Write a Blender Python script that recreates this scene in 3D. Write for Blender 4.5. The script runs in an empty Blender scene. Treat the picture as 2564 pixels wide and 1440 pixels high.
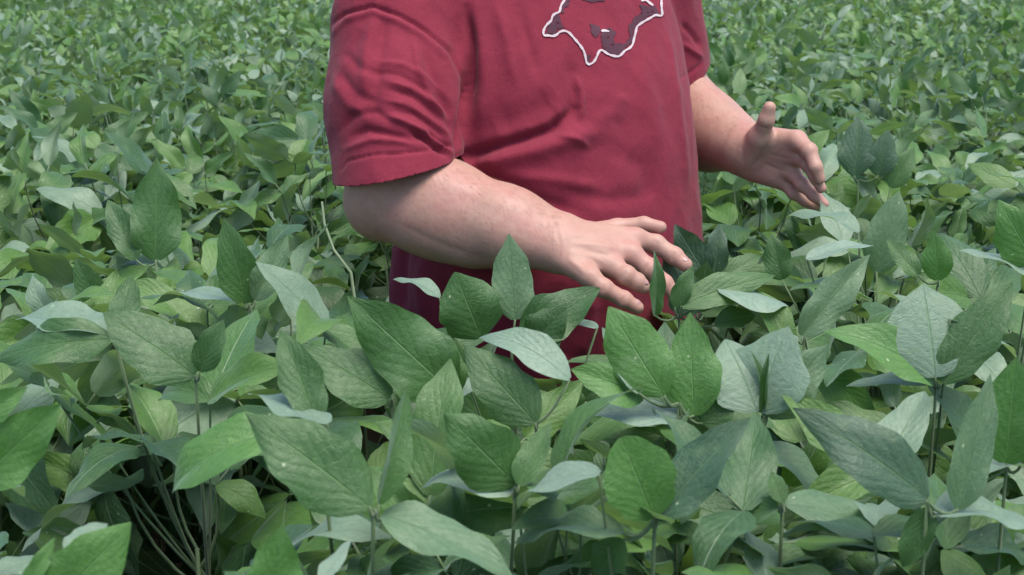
import bpy, bmesh, math, random
import numpy as np
from mathutils import Vector, Matrix, noise
from mathutils.bvhtree import BVHTree

random.seed(7)
RNG = np.random.RandomState(7)
scene = bpy.context.scene
COL = scene.collection
R = math.radians

# ------------------------------------------------------------------ camera
CAM = Vector((0, 0, 1.55))
PITCH = R(14)
FPX = 3770.0                      # focal length in photo pixels (photo 2564 wide)
cam_data = bpy.data.cameras.new('camera')
cam_data.sensor_width = 36
cam_data.lens = 36 * FPX / 2564
cam_data.clip_start = 0.05
cam_data.clip_end = 3000
cam_data.dof.use_dof = True
cam_data.dof.focus_distance = 2.1
cam_data.dof.aperture_fstop = 13.0
cam = bpy.data.objects.new('camera', cam_data)
cam.location = CAM
cam.rotation_euler = (R(90) - PITCH, 0, 0)
COL.objects.link(cam)
scene.camera = cam

# ------------------------------------------------------------------ light (overcast)
SUN_EL, SUN_AZ = 70, 40           # degrees; azimuth measured from behind the camera to the right
world = bpy.data.worlds.new('World')
scene.world = world
world.use_nodes = True
wn = world.node_tree
for n in list(wn.nodes):
    wn.nodes.remove(n)
sky = wn.nodes.new('ShaderNodeTexSky')
sky.sky_type = 'NISHITA'
sky.sun_disc = False
sky.sun_elevation = R(SUN_EL)
sky.sun_rotation = R(180 - SUN_AZ)
sky.dust_density = 1.5
sky.air_density = 0.75
sky.ozone_density = 1.0
bg = wn.nodes.new('ShaderNodeBackground')
bg.inputs['Strength'].default_value = 0.085
wo = wn.nodes.new('ShaderNodeOutputWorld')
wn.links.new(sky.outputs[0], bg.inputs[0])
wn.links.new(bg.outputs[0], wo.inputs[0])
sun_data = bpy.data.lights.new('sun', 'SUN')
sun_data.energy = 1.5
sun_data.angle = R(42)
sun_data.color = (1.0, 0.95, 0.86)
sun = bpy.data.objects.new('sun', sun_data)
# direction towards the sun
sd = Vector((math.sin(R(SUN_AZ)) * math.cos(R(SUN_EL)), -math.cos(R(SUN_AZ)) * math.cos(R(SUN_EL)), math.sin(R(SUN_EL))))
sun.rotation_euler = sd.to_track_quat('Z', 'Y').to_euler()
sun.location = (0, 0, 10)
COL.objects.link(sun)
scene.view_settings.view_transform = 'Standard'
scene.view_settings.look = 'None'
scene.view_settings.gamma = 1
scene.view_settings.exposure = 1.78
scene.view_settings.use_curve_mapping = False
scene.cycles.max_bounces = 8
scene.cycles.transparent_max_bounces = 8

FW = Vector((0, math.cos(PITCH), -math.sin(PITCH)))
UP = Vector((0, math.sin(PITCH), math.cos(PITCH)))


def P(px, py, Y):
    """world point at ground distance Y seen at photo pixel px, py"""
    d = FW + Vector((1, 0, 0)) * ((px - 1282) / FPX) + UP * ((720 - py) / FPX)
    return CAM + d * (Y / d.y)


def to_px(V):
    """numpy: world points -> photo pixels"""
    Q = V - np.array(CAM)
    dep = Q @ np.array(FW)
    return 1282 + FPX * Q[:, 0] / dep, 720 - FPX * (Q @ np.array(UP)) / dep


# ------------------------------------------------------------------ materials
def new_mat(name):
    m = bpy.data.materials.new(name)
    m.use_nodes = True
    nt = m.node_tree
    for n in list(nt.nodes):
        nt.nodes.remove(n)
    out = nt.nodes.new('ShaderNodeOutputMaterial')
    return m, nt, out


def N(nt, kind, **kw):
    n = nt.nodes.new('ShaderNode' + kind)
    for k, v in kw.items():
        if k.startswith('i_'):
            key = k[2:]
            key = int(key) if key.isdigit() else key.replace('_', ' ')
            n.inputs[key].default_value = v
        else:
            setattr(n, k, v)
    return n


def math_node(nt, op, a, b=None, c=None, clamp=False):
    n = nt.nodes.new('ShaderNodeMath')
    n.operation = op
    n.use_clamp = clamp
    for i, x in enumerate((a, b, c)):
        if x is None:
            continue
        if isinstance(x, (int, float)):
            n.inputs[i].default_value = x
        else:
            nt.links.new(x, n.inputs[i])
    return n.outputs[0]


def mix_col(nt, fac, a, b, blend='MIX'):
    n = nt.nodes.new('ShaderNodeMix')
    n.data_type = 'RGBA'
    n.blend_type = blend
    ins = [s for s in n.inputs if s.enabled]
    for s, x in zip((n.inputs[0], n.inputs[6], n.inputs[7]), (fac, a, b)):
        if isinstance(x, (int, float)):
            s.default_value = x
        elif isinstance(x, tuple):
            s.default_value = x if len(x) == 4 else (*x, 1)
        else:
            nt.links.new(x, s)
    return n.outputs[2]


def leaf_material(name, dark, light, detail=True, varied=True, silver=0.13):
    m, nt, out = new_mat(name)
    L = nt.links.new
    oi = N(nt, 'ObjectInfo')
    geo = N(nt, 'NewGeometry')
    rnd = math_node(nt, 'FRACT', math_node(nt, 'ADD', oi.outputs['Random'], geo.outputs['Random Per Island']))
    rnd2 = math_node(nt, 'FRACT', math_node(nt, 'MULTIPLY', rnd, 7.31))
    uv = N(nt, 'UVMap')
    sep = N(nt, 'SeparateXYZ')
    L(uv.outputs[0], sep.inputs[0])
    t = sep.outputs[1]
    v = math_node(nt, 'ABSOLUTE', math_node(nt, 'SUBTRACT', math_node(nt, 'MULTIPLY', sep.outputs[0], 2.0), 1.0))
    col = mix_col(nt, rnd, dark, light)
    # a few yellower leaves
    if varied:
        col = mix_col(nt, math_node(nt, 'MULTIPLY', math_node(nt, 'GREATER_THAN', rnd2, 0.70), 0.6), col, (0.100, 0.215, 0.028))
    # a few bluish ones
        col = mix_col(nt, math_node(nt, 'MULTIPLY', math_node(nt, 'LESS_THAN', rnd2, 0.34), 0.6), col, (0.040, 0.108, 0.045))
        # and some silvery: partly down, partly sky sheen painted into the colour
        col = mix_col(nt, math_node(nt, 'MULTIPLY', math_node(nt, 'LESS_THAN', rnd2, silver), 0.75), col, (0.235, 0.325, 0.235))
    tcx = N(nt, 'CombineXYZ')
    L(math_node(nt, 'MULTIPLY', sep.outputs[0], 0.5), tcx.inputs[0])
    L(t, tcx.inputs[1])
    L(math_node(nt, 'MULTIPLY', rnd, 37.0), tcx.inputs[2])
    nz = N(nt, 'TexNoise', i_Scale=6.0, i_Detail=3.0)
    L(tcx.outputs[0], nz.inputs['Vector'])
    col = mix_col(nt, math_node(nt, 'MULTIPLY', nz.outputs[0], 0.35), col, mix_col(nt, 1.0, col, (0.62, 0.68, 0.6), 'MULTIPLY'))
    nzf = N(nt, 'TexNoise', i_Scale=16.0, i_Detail=5.0, i_Roughness=0.7, i_Distortion=0.8)
    L(tcx.outputs[0], nzf.inputs['Vector'])
    net = N(nt, 'TexVoronoi', i_Scale=24.0, feature='DISTANCE_TO_EDGE')
    L(tcx.outputs[0], net.inputs['Vector'])
    netv = math_node(nt, 'SUBTRACT', 1.0, math_node(nt, 'DIVIDE', net.outputs['Distance'], 0.12), clamp=True)
    # veins
    mid = math_node(nt, 'SUBTRACT', 1.0, math_node(nt, 'DIVIDE', v, 0.035), clamp=True)
    ph = math_node(nt, 'FRACT', math_node(nt, 'MULTIPLY', math_node(nt, 'SUBTRACT', t, math_node(nt, 'MULTIPLY', v, 0.46)), 7.0))
    side = math_node(nt, 'SUBTRACT', 1.0, math_node(nt, 'DIVIDE', math_node(nt, 'ABSOLUTE', math_node(nt, 'SUBTRACT', ph, 0.5)), 0.055), clamp=True)
    vein = math_node(nt, 'MAXIMUM', mid, math_node(nt, 'MULTIPLY', side, 0.5))
    if detail:
        col = mix_col(nt, math_node(nt, 'MULTIPLY', netv, 0.07), col, (0.20, 0.33, 0.14))
        mott = N(nt, 'MapRange')
        mott.inputs['From Min'].default_value = 0.38
        mott.inputs['From Max'].default_value = 0.62
        L(nzf.outputs[0], mott.inputs[0])
        col = mix_col(nt, math_node(nt, 'MULTIPLY', mott.outputs[0], 0.55), col, mix_col(nt, 1.0, col, (0.55, 0.68, 0.60), 'MULTIPLY'))
        col = mix_col(nt, math_node(nt, 'MULTIPLY', vein, 0.40), col, (0.22, 0.36, 0.16))
        # insect specks and pale bruises
        vo = N(nt, 'TexVoronoi', i_Scale=9.0)
        L(tcx.outputs[0], vo.inputs['Vector'])
        vsep = N(nt, 'SeparateColor')
        L(vo.outputs['Color'], vsep.inputs[0])
        dot = math_node(nt, 'MULTIPLY', math_node(nt, 'LESS_THAN', vo.outputs['Distance'], 0.12),
                        math_node(nt, 'GREATER_THAN', vsep.outputs[0], 0.92))
        col = mix_col(nt, math_node(nt, 'MULTIPLY', dot, 0.5), col, (0.55, 0.62, 0.42))
        nz2 = N(nt, 'TexNoise', i_Scale=4.0, i_Detail=2.0)
        L(tcx.outputs[0], nz2.inputs['Vector'])
        br = math_node(nt, 'MULTIPLY', math_node(nt, 'SUBTRACT', nz2.outputs[0], 0.62, clamp=True), 2.2, clamp=True)
        col = mix_col(nt, br, col, (0.17, 0.27, 0.12))
    # paler downy underside
    under = mix_col(nt, 0.55, col, (0.20, 0.29, 0.17))
    col = mix_col(nt, geo.outputs['Backfacing'], col, under)
    # margin
    b = N(nt, 'Bump', i_Strength=0.6, i_Distance=0.0011)
    quilt = math_node(nt, 'ADD', math_node(nt, 'MULTIPLY', math_node(nt, 'COSINE', math_node(nt, 'MULTIPLY', ph, 6.2832)), 0.16),
                      math_node(nt, 'MULTIPLY', nzf.outputs[0], 1.9))
    L(math_node(nt, 'SUBTRACT', quilt, math_node(nt, 'ADD', math_node(nt, 'MULTIPLY', mid, 1.5), math_node(nt, 'MULTIPLY', netv, 0.2))), b.inputs['Height'])
    p = N(nt, 'BsdfPrincipled', i_Roughness=0.50, i_IOR=1.5)
    L(col, p.inputs['Base Color'])
    L(b.outputs[0], p.inputs['Normal'])
    p.inputs['Specular IOR Level'].default_value = 0.7
    p.inputs['Sheen Weight'].default_value = 0.34
    p.inputs['Sheen Roughness'].default_value = 0.32
    p.inputs['Sheen Tint'].default_value = (0.80, 0.97, 1.0, 1)
    tr = N(nt, 'BsdfTranslucent')
    L(mix_col(nt, 1.0, col, (1.5, 1.6, 0.6), 'MULTIPLY'), tr.inputs[0])
    mx = N(nt, 'MixShader', i_Fac=0.24)
    L(p.outputs[0], mx.inputs[1])
    L(tr.outputs[0], mx.inputs[2])
    L(mx.outputs[0], out.inputs[0])
    return m


M_LEAF = leaf_material('soybean_leaf', (0.036, 0.104, 0.020), (0.070, 0.168, 0.030))
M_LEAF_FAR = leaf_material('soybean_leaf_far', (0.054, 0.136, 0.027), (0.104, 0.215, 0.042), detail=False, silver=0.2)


def stem_material():
    m, nt, out = new_mat('green_stem')
    tc = N(nt, 'TexCoord')
    nz = N(nt, 'TexNoise', i_Scale=25.0, i_Detail=3.0)
    nt.links.new(tc.outputs['Object'], nz.inputs['Vector'])
    col = mix_col(nt, nz.outputs[0], (0.035, 0.075, 0.022), (0.10, 0.16, 0.055))
    p = N(nt, 'BsdfPrincipled', i_Roughness=0.6)
    p.inputs['Sheen Weight'].default_value = 0.3
    nt.links.new(col, p.inputs['Base Color'])
    nt.links.new(p.outputs[0], out.inputs[0])
    return m


M_STEM = stem_material()


def soil_material():
    m, nt, out = new_mat('dark_soil')
    tc = N(nt, 'TexCoord')
    nz = N(nt, 'TexNoise', i_Scale=9.0, i_Detail=8.0)
    nt.links.new(tc.outputs['Object'], nz.inputs['Vector'])
    col = mix_col(nt, nz.outputs[0], (0.035, 0.025, 0.018), (0.11, 0.08, 0.055))
    b = N(nt, 'Bump', i_Strength=0.8, i_Distance=0.02)
    nt.links.new(nz.outputs[0], b.inputs['Height'])
    p = N(nt, 'BsdfPrincipled', i_Roughness=0.95)
    nt.links.new(col, p.inputs['Base Color'])
    nt.links.new(b.outputs[0], p.inputs['Normal'])
    nt.links.new(p.outputs[0], out.inputs[0])
    return m


def cloth_material(name, a, b_, weave=900.0, rough=0.85, sheen=0.07, heather=0.5):
    m, nt, out = new_mat(name)
    L = nt.links.new
    tc = N(nt, 'TexCoord')
    nz = N(nt, 'TexNoise', i_Scale=14.0, i_Detail=6.0, i_Roughness=0.65)
    L(tc.outputs['Object'], nz.inputs['Vector'])
    fine = N(nt, 'TexNoise', i_Scale=weave, i_Detail=2.0)
    L(tc.outputs['Object'], fine.inputs['Vector'])
    f = math_node(nt, 'ADD', math_node(nt, 'MULTIPLY', nz.outputs[0], 1 - heather), math_node(nt, 'MULTIPLY', fine.outputs[0], heather))
    mr = N(nt, 'MapRange')
    mr.inputs['From Min'].default_value = 0.3
    mr.inputs['From Max'].default_value = 0.7
    L(f, mr.inputs[0])
    col = mix_col(nt, mr.outputs[0], a, b_)
    mid = N(nt, 'TexNoise', i_Scale=42.0, i_Detail=3.0, i_Distortion=0.6)
    L(tc.outputs['Object'], mid.inputs['Vector'])
    b1 = N(nt, 'Bump', i_Strength=0.35, i_Distance=0.004)
    L(mid.outputs[0], b1.inputs['Height'])
    b2 = N(nt, 'Bump', i_Strength=0.35, i_Distance=0.0006)
    L(fine.outputs[0], b2.inputs['Height'])
    rid = N(nt, 'TexNoise', i_Scale=7.0, i_Detail=5.0, i_Roughness=0.55, i_Distortion=1.2)
    rid.noise_type = 'RIDGED_MULTIFRACTAL'
    rid.normalize = False
    rmap = N(nt, 'Mapping')
    rmap.inputs['Rotation'].default_value = (0.3, 0.5, 0.2)
    rmap.inputs['Scale'].default_value = (1.0, 1.0, 1.9)
    L(tc.outputs['Object'], rmap.inputs[0])
    L(rmap.outputs[0], rid.inputs['Vector'])
    b0 = N(nt, 'Bump', i_Strength=0.30, i_Distance=0.0035)
    L(rid.outputs[0], b0.inputs['Height'])
    L(b0.outputs[0], b1.inputs['Normal'])
    L(b1.outputs[0], b2.inputs['Normal'])
    p = N(nt, 'BsdfPrincipled', i_Roughness=rough)
    p.inputs['Specular IOR Level'].default_value = 0.2
    p.inputs['Sheen Weight'].default_value = sheen
    p.inputs['Sheen Roughness'].default_value = 0.5
    p.inputs['Sheen Tint'].default_value = (1.0, 0.65, 0.75, 1) if sheen > 0.15 else (1, 1, 1, 1)
    L(col, p.inputs['Base Color'])
    L(b2.outputs[0], p.inputs['Normal'])
    L(p.outputs[0], out.inputs[0])
    return m


M_SHIRT = cloth_material('crimson_cotton', (0.140, 0.012, 0.026), (0.215, 0.022, 0.043), weave=420.0)
M_JEANS = cloth_material('dark_denim', (0.02, 0.03, 0.06), (0.04, 0.055, 0.10), sheen=0.1)
M_PRINT_W = cloth_material('worn_white_print', (0.40, 0.31, 0.33), (0.58, 0.50, 0.52), sheen=0.0, heather=0.3)
M_PRINT_D = cloth_material('faded_dark_print', (0.050, 0.018, 0.030), (0.105, 0.045, 0.062), sheen=0.0, heather=0.3)


def skin_material():
    m, nt, out = new_mat('fair_skin')
    L = nt.links.new
    tc = N(nt, 'TexCoord')
    n1 = N(nt, 'TexNoise', i_Scale=16.0, i_Detail=4.0)
    n2 = N(nt, 'TexNoise', i_Scale=140.0, i_Detail=3.0)
    n3 = N(nt, 'TexNoise', i_Scale=55.0, i_Detail=4.0)
    for n in (n1, n2, n3):
        L(tc.outputs['Object'], n.inputs['Vector'])
    mr = N(nt, 'MapRange')
    mr.inputs['From Min'].default_value = 0.35
    mr.inputs['From Max'].default_value = 0.65
    L(n1.outputs[0], mr.inputs[0])
    col = mix_col(nt, mr.outputs[0], (0.370, 0.215, 0.166), (0.375, 0.185, 0.152))
    mr3 = N(nt, 'MapRange')
    mr3.inputs['From Min'].default_value = 0.35
    mr3.inputs['From Max'].default_value = 0.7
    L(n3.outputs[0], mr3.inputs[0])
    col = mix_col(nt, math_node(nt, 'MULTIPLY', mr3.outputs[0], 0.45), col, (0.42, 0.26, 0.205))
    mr2 = N(nt, 'MapRange')
    mr2.inputs['From Min'].default_value = 0.56
    mr2.inputs['From Max'].default_value = 0.7
    L(n2.outputs[0], mr2.inputs[0])
    col = mix_col(nt, math_node(nt, 'MULTIPLY', mr2.outputs[0], 0.10), col, (0.25, 0.12, 0.10))
    b = N(nt, 'Bump', i_Strength=0.35, i_Distance=0.0012)
    L(n2.outputs[0], b.inputs['Height'])
    p = N(nt, 'BsdfPrincipled', i_Roughness=0.52)
    p.inputs['Subsurface Weight'].default_value = 0.12
    p.inputs['Subsurface Radius'].default_value = (1.0, 0.3, 0.15)
    p.inputs['Subsurface Scale'].default_value = 0.008
    p.inputs['Specular IOR Level'].default_value = 0.35
    L(col, p.inputs['Base Color'])
    L(b.outputs[0], p.inputs['Normal'])
    L(p.outputs[0], out.inputs[0])
    return m


def plain(name, c, rough=0.6, **kw):
    m, nt, out = new_mat(name)
    tc = N(nt, 'TexCoord')
    nz = N(nt, 'TexNoise', i_Scale=60.0, i_Detail=3.0)
    nt.links.new(tc.outputs['Object'], nz.inputs['Vector'])
    col = mix_col(nt, nz.outputs[0], tuple(x * 0.75 for x in c), tuple(min(1, x * 1.2) for x in c))
    p = N(nt, 'BsdfPrincipled', i_Roughness=rough)
    nt.links.new(col, p.inputs['Base Color'])
    nt.links.new(p.outputs[0], out.inputs[0])
    return m


M_SKIN = skin_material()
M_STALK = plain('pale_stalk', (0.17, 0.22, 0.12), 0.6)
M_NAIL = plain('fingernail', (0.36, 0.20, 0.18), 0.35)
M_HAIR = plain('brown_hair', (0.09, 0.05, 0.03), 0.5)
M_ARMHAIR = plain('arm_hair', (0.24, 0.145, 0.085), 0.5)
M_BOOT = plain('boot_leather', (0.07, 0.045, 0.03), 0.6)
M_EYE = plain('eye_white', (0.75, 0.74, 0.72), 0.2)


# ------------------------------------------------------------------ object helpers
def tag(o, label=None, cat=None, group=None, kind=None):
    for k, v in (('label', label), ('category', cat), ('group', group), ('kind', kind)):
        if v:
            o[k] = v
    return o


def mesh_from(name, verts, faces, mats, smooth=True, uvs=None, mat_idx=None):
    me = bpy.data.meshes.new(name)
    me.from_pydata([tuple(v) for v in verts], [], [tuple(f) for f in faces])
    for m in mats:
        me.materials.append(m)
    if smooth:
        me.shade_smooth()
    if uvs is not None:
        lay = me.uv_layers.new(name='UVMap')
        vi = np.empty(len(me.loops), dtype=np.int32)
        me.loops.foreach_get('vertex_index', vi)
        lay.data.foreach_set('uv', np.asarray(uvs, dtype=np.float32)[vi].ravel())
    if mat_idx is not None:
        me.polygons.foreach_set('material_index', np.asarray(mat_idx, dtype=np.int32))
    me.update()
    return me


def link(name, me, parent=None, loc=None):
    o = bpy.data.objects.new(name, me)
    COL.objects.link(o)
    if parent is not None:
        o.parent = parent
    if loc is not None:
        o.location = loc
    return o


def empty(name, loc):
    o = bpy.data.objects.new(name, None)
    o.empty_display_size = 0.1
    o.location = loc
    COL.objects.link(o)
    return o


def tube(pts, r0, r1, sides=5):
    """tapered tube along points -> verts, faces"""
    V, F = [], []
    n = len(pts)
    prev = None
    for i, p in enumerate(pts):
        d = (pts[min(i + 1, n - 1)] - pts[max(i - 1, 0)]).normalized()
        if prev is None:
            a = d.orthogonal().normalized()
        else:
            a = (prev - d * prev.dot(d)).normalized()
        prev = a
        b = d.cross(a)
        r = r0 + (r1 - r0) * i / (n - 1)
        for k in range(sides):
            an = 2 * math.pi * k / sides
            V.append(p + a * (math.cos(an) * r) + b * (math.sin(an) * r))
    for i in range(n - 1):
        for k in range(sides):
            F.append((i * sides + k, i * sides + (k + 1) % sides, (i + 1) * sides + (k + 1) % sides, (i + 1) * sides + k))
    F.append(tuple(range((n - 1) * sides, n * sides)))
    return V, F


def bez(a, c, b, n=6):
    return [a * (1 - t) ** 2 + c * 2 * t * (1 - t) + b * t * t for t in [i / (n - 1) for i in range(n)]]


# ------------------------------------------------------------------ ground
gv = []
gf = []
gm = bpy.data.meshes.new('ground')
bm = bmesh.new()
bmesh.ops.create_grid(bm, x_segments=60, y_segments=60, size=1)
for v in bm.verts:
    x, y = v.co.x, v.co.y
    sx = math.copysign(abs(x) ** 2.5, x) * 1500
    sy = math.copysign(abs(y) ** 2.5, y) * 1500
    v.co = (sx, sy + 5, 0.02 * noise.noise(Vector((sx * 1.3, sy * 1.3, 0))))
bm.to_mesh(gm)
bm.free()
gm.materials.append(soil_material())
gm.shade_smooth()
tag(link('ground', gm), kind='structure', label='dark bare soil under the soybean rows')


# ------------------------------------------------------------------ leaflets
def leaflet_geo(L, W, fold=0.25, curl=0.5, wave=0.004, phase=0.0, nu=9, nv=3, a=0.62, b=0.88, twist=0.0, bend0=0.0, edge=0.0):
    """base at the origin, along +Y, upper side +Z; returns verts, faces, uvs"""
    V, F, U = [], [], []
    mx = (a / (a + b)) ** a * (b / (a + b)) ** b
    cy = cz = 0.0
    ang = bend0
    spine = []
    for i in range(nu + 1):
        spine.append((cy, cz, ang))
        ang2 = bend0 - curl * ((i + 0.5) / nu) ** 1.3
        cy += math.cos(ang2) * L / nu
        cz += math.sin(ang2) * L / nu
        ang = ang2
    for i in range(nu + 1):
        t = i / nu
        tt = min(max(t, 0.012), 0.994)
        w = W / 2 * (tt ** a) * ((1 - tt) ** b) / mx
        w *= 1 + 0.05 * math.sin(13 * t + phase * 2) + 0.04 * math.sin(23 * t + phase * 5)
        cy, cz, ang = spine[i]
        nyy, nzz = -math.sin(ang), math.cos(ang)
        tw = twist * t
        fo = fold * (1 - 0.35 * t)
        for j in range(-nv, nv + 1):
            s = j / nv
            x = w * s * math.cos(fo)
            h = w * abs(s) * math.sin(fo)
            h += wave * abs(s) ** 1.5 * math.sin(9.0 * t + phase + (1.3 if s > 0 else 0)) * min(1, 4 * t * (1 - t) + 0.15)
            h -= edge * w * abs(s) ** 2.5
            x2 = x * math.cos(tw) - h * math.sin(tw)
            h2 = x * math.sin(tw) + h * math.cos(tw)
            V.append(Vector((x2, cy + nyy * h2, cz + nzz * h2)))
            U.append((0.5 + 0.5 * s, t))
    k = 2 * nv + 1
    for i in range(nu):
        for j in range(k - 1):
            q = i * k + j
            F.append((q, q + 1, q + k + 1, q + k))
    return V, F, U


def variant_params(r):
    return dict(L=1.0, W=r.uniform(0.40, 0.54), fold=r.choice([0.12, 0.25, 0.4, 0.55]) + r.uniform(-.06, .1), curl=r.uniform(0.1, 1.15),
                wave=r.uniform(0.02, 0.07), phase=r.uniform(0, 6), twist=r.uniform(-0.5, 0.5), bend0=r.uniform(0, 0.35),
                edge=r.uniform(0, 0.3), a=r.uniform(0.48, 0.60), b=r.uniform(0.85, 1.08))


VP = [variant_params(random) for _ in range(14)]
LEAF_HI = [leaflet_geo(nu=12, nv=4, **p) for p in VP]
LEAF_LO = [leaflet_geo(nu=6, nv=2, **p) for p in VP]
LEAF_XLO = [leaflet_geo(nu=4, nv=1, **p) for p in VP]
LEAF_HI_ME = [mesh_from('leaflet', g[0], g[1], [M_LEAF], uvs=g[2]) for g in LEAF_HI]


def frame(origin, direction, up, scale=1.0):
    """matrix taking leaflet space (along +Y, up +Z) to origin/direction/up"""
    d = direction.normalized()
    n = (up - d * up.dot(d))
    if n.length < 1e-4:
        n = d.orthogonal()
    n.normalize()
    x = d.cross(n)
    m = Matrix((x * scale, d * scale, n * scale)).transposed().to_4x4()
    m.translation = origin
    return m


def make_plant_spec(r, height=1.0, n_leaves=15, small=1.0):
    """stem points and leaves: each (petiole points, [(matrix, variant)])"""
    lean = Vector((r.uniform(-.06, .06), r.uniform(-.06, .06), 0))
    stem = [Vector((0, 0, -0.02)) + lean * (t * t) + Vector((0.008 * math.sin(7 * t + 1), 0.008 * math.cos(5 * t), t * height * 0.86)) for t in [i / 6 for i in range(7)]]
    leaves = []
    az = r.uniform(0, 6.28)
    for i in range(n_leaves):
        f = (i + 0.5) / n_leaves
        h = 0.44 + 0.43 * f ** 0.8
        az += 2.4 + r.uniform(-.5, .5)
        base = Vector((lean.x * h * h, lean.y * h * h, h * height))
        el = R(r.uniform(28, 60) if f < .8 else r.uniform(50, 82))
        ln = r.uniform(0.15, 0.25) * (1 - 0.45 * max(0, f - .6) / .4)
        out = Vector((math.cos(az), math.sin(az), 0))
        tip = base + out * (math.cos(el) * ln) + Vector((0, 0, math.sin(el) * ln))
        if tip.z > height * 1.03:
            tip.z = height * (1.03 - r.uniform(0, .05))
        mid = (base + tip) / 2 + out * 0.02 - Vector((0, 0, .015))
        pet = bez(base, mid, tip, 5)
        size = small * r.uniform(0.092, 0.150) * (1.0 if f < .85 else 0.8)
        young = f > .86
        tilt = r.uniform(R(-5), R(80))
        # blade plane normal: up tilted towards a random azimuth close to outward
        ta = az + r.uniform(-1.2, 1.2)
        nrm = Vector((math.cos(ta) * math.sin(tilt), math.sin(ta) * math.sin(tilt), math.cos(tilt)))
        fwd = (out + Vector((r.uniform(-.3, .3), r.uniform(-.3, .3), r.uniform(-.2, .7) + (0.9 if young else 0)))).normalized()
        fwd = (fwd - nrm * fwd.dot(nrm) * 0.7).normalized()
        side = fwd.cross(nrm).normalized()
        lf = []
        rach = tip + fwd * 0.022
        pet2 = pet + [rach]
        for k, (dd, o_) in enumerate(((fwd, rach), (fwd * 0.28 + side, tip), (fwd * 0.28 - side, tip))):
            dd = (dd + Vector((r.uniform(-.18, .18), r.uniform(-.18, .18), r.uniform(-.35, .15)))).normalized()
            nn = (nrm + Vector((r.uniform(-.3, .3), r.uniform(-.3, .3), 0)) + dd * 0.15).normalized()
            sc = size * (1.08 if k == 0 else r.uniform(.85, 1.0))
            lf.append((frame(o_, dd, nn, sc), r.randrange(14)))
        leaves.append((pet2, lf))
    return stem, leaves


def spec_to_mesh(name, stem, leaves, geos, leafmat, sides=4, with_stem=True):
    V, F, U, MI = [], [], [], []

    def add(v, f, u, mi):
        o = len(V)
        V.extend(v)
        F.extend(tuple(x + o for x in q) for q in f)
        U.extend(u)
        MI.extend([mi] * len(f))
    if with_stem:
        v, f = tube(stem, 0.0055, 0.003, sides)
        add(v, f, [(0, 0)] * len(v), 1)
    for pet, lf in leaves:
        v, f = tube(pet, 0.0019, 0.0013, 3 if sides < 5 else 4)
        add(v, f, [(0, 0)] * len(v), 1)
        for m, k in lf:
            g = geos[k]
            add([m @ p for p in g[0]], g[1], g[2], 0)
    return mesh_from(name, V, F, [leafmat, M_STEM], uvs=U, mat_idx=MI)


NV = 6
SPECS_FAR = [make_plant_spec(random, 1.0, 28, 0.72) for _ in range(NV)]
SPECS = [make_plant_spec(random, 1.0, random.choice([18, 19, 20])) for _ in range(NV)]


def build_plant_a(spec):
    """detailed: root > stem, leaf (petiole) > leaflet"""
    root = empty('soybean_plant', (0, 0, 0))
    stem, leaves = spec
    v, f = tube(stem, 0.0042, 0.0024, 6)
    link('stem', mesh_from('stem', v, f, [M_STEM]), root)
    for pet, lf in leaves:
        v, f = tube(pet, 0.0015, 0.0011, 5)
        leaf = link('leaf', mesh_from('leaf', v, f, [M_STEM]), root)
        for m, k in lf:
            o = link('leaflet', LEAF_HI_ME[k], leaf)
            o.matrix_local = m
    return root


def build_plant_b(spec):
    """root > stem, leaf (petiole and its three leaflets)"""
    root = empty('soybean_plant', (0, 0, 0))
    stem, leaves = spec
    v, f = tube(stem, 0.0055, 0.003, 4)
    link('stem', mesh_from('stem', v, f, [M_STEM]), root)
    for lv in leaves:
        link('leaf', spec_to_mesh('leaf', None, [lv], LEAF_LO, M_LEAF, with_stem=False), root)
    return root


def copy_tree(o, parent=None):
    c = o.copy()
    COL.objects.link(c)
    c.parent = parent
    for ch in o.children:
        copy_tree(ch, c)
    return c


# --------- where plants stand
MAN = Vector((0.055, 2.52))
GRP = 'soybean plants of the field'
spots = []
sp = 0.215
y = -1.6
row = 0
while y < 30:
    halfw = 3.2 + 0.5 * max(y, 0)
    step = sp * (1.0 if y < 9 else 1.12)
    n = int(2 * halfw / step)
    for i in range(n):
        x = -halfw + (i + (0.5 if row % 2 else 0)) * step + random.uniform(-.07, .07)
        yy = y + random.uniform(-.07, .07)
        spots.append((x, yy))
    y += step
    row += 1


def seen(x, y):
    return y > 1.0 and abs(x) < 0.345 * y + 0.14


SKY = [(-400, 560), (800, 600), (900, 740), (1000, 860), (1100, 960), (1200, 1030), (1400, 1030), (1480, 980), (1560, 860), (1640, 800),
       (1720, 700), (1790, 600), (1900, 580), (3000, 560)]


def skyline(x, y):
    px = 1282 + FPX * x / (y * .97 + .13)
    lo = []
    for q in (px - 110, px, px + 110):
        lo.append(float(np.interp(q, [a for a, b in SKY], [b for a, b in SKY])))
    return (max(lo) + sum(lo) / 3) / 2


def man_clear(x, y):
    dx, dy = x - MAN.x, y - MAN.y
    # torso ellipse
    if (dx / 0.50) ** 2 + (dy / 0.43) ** 2 < 1:
        return False
    return True


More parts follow.
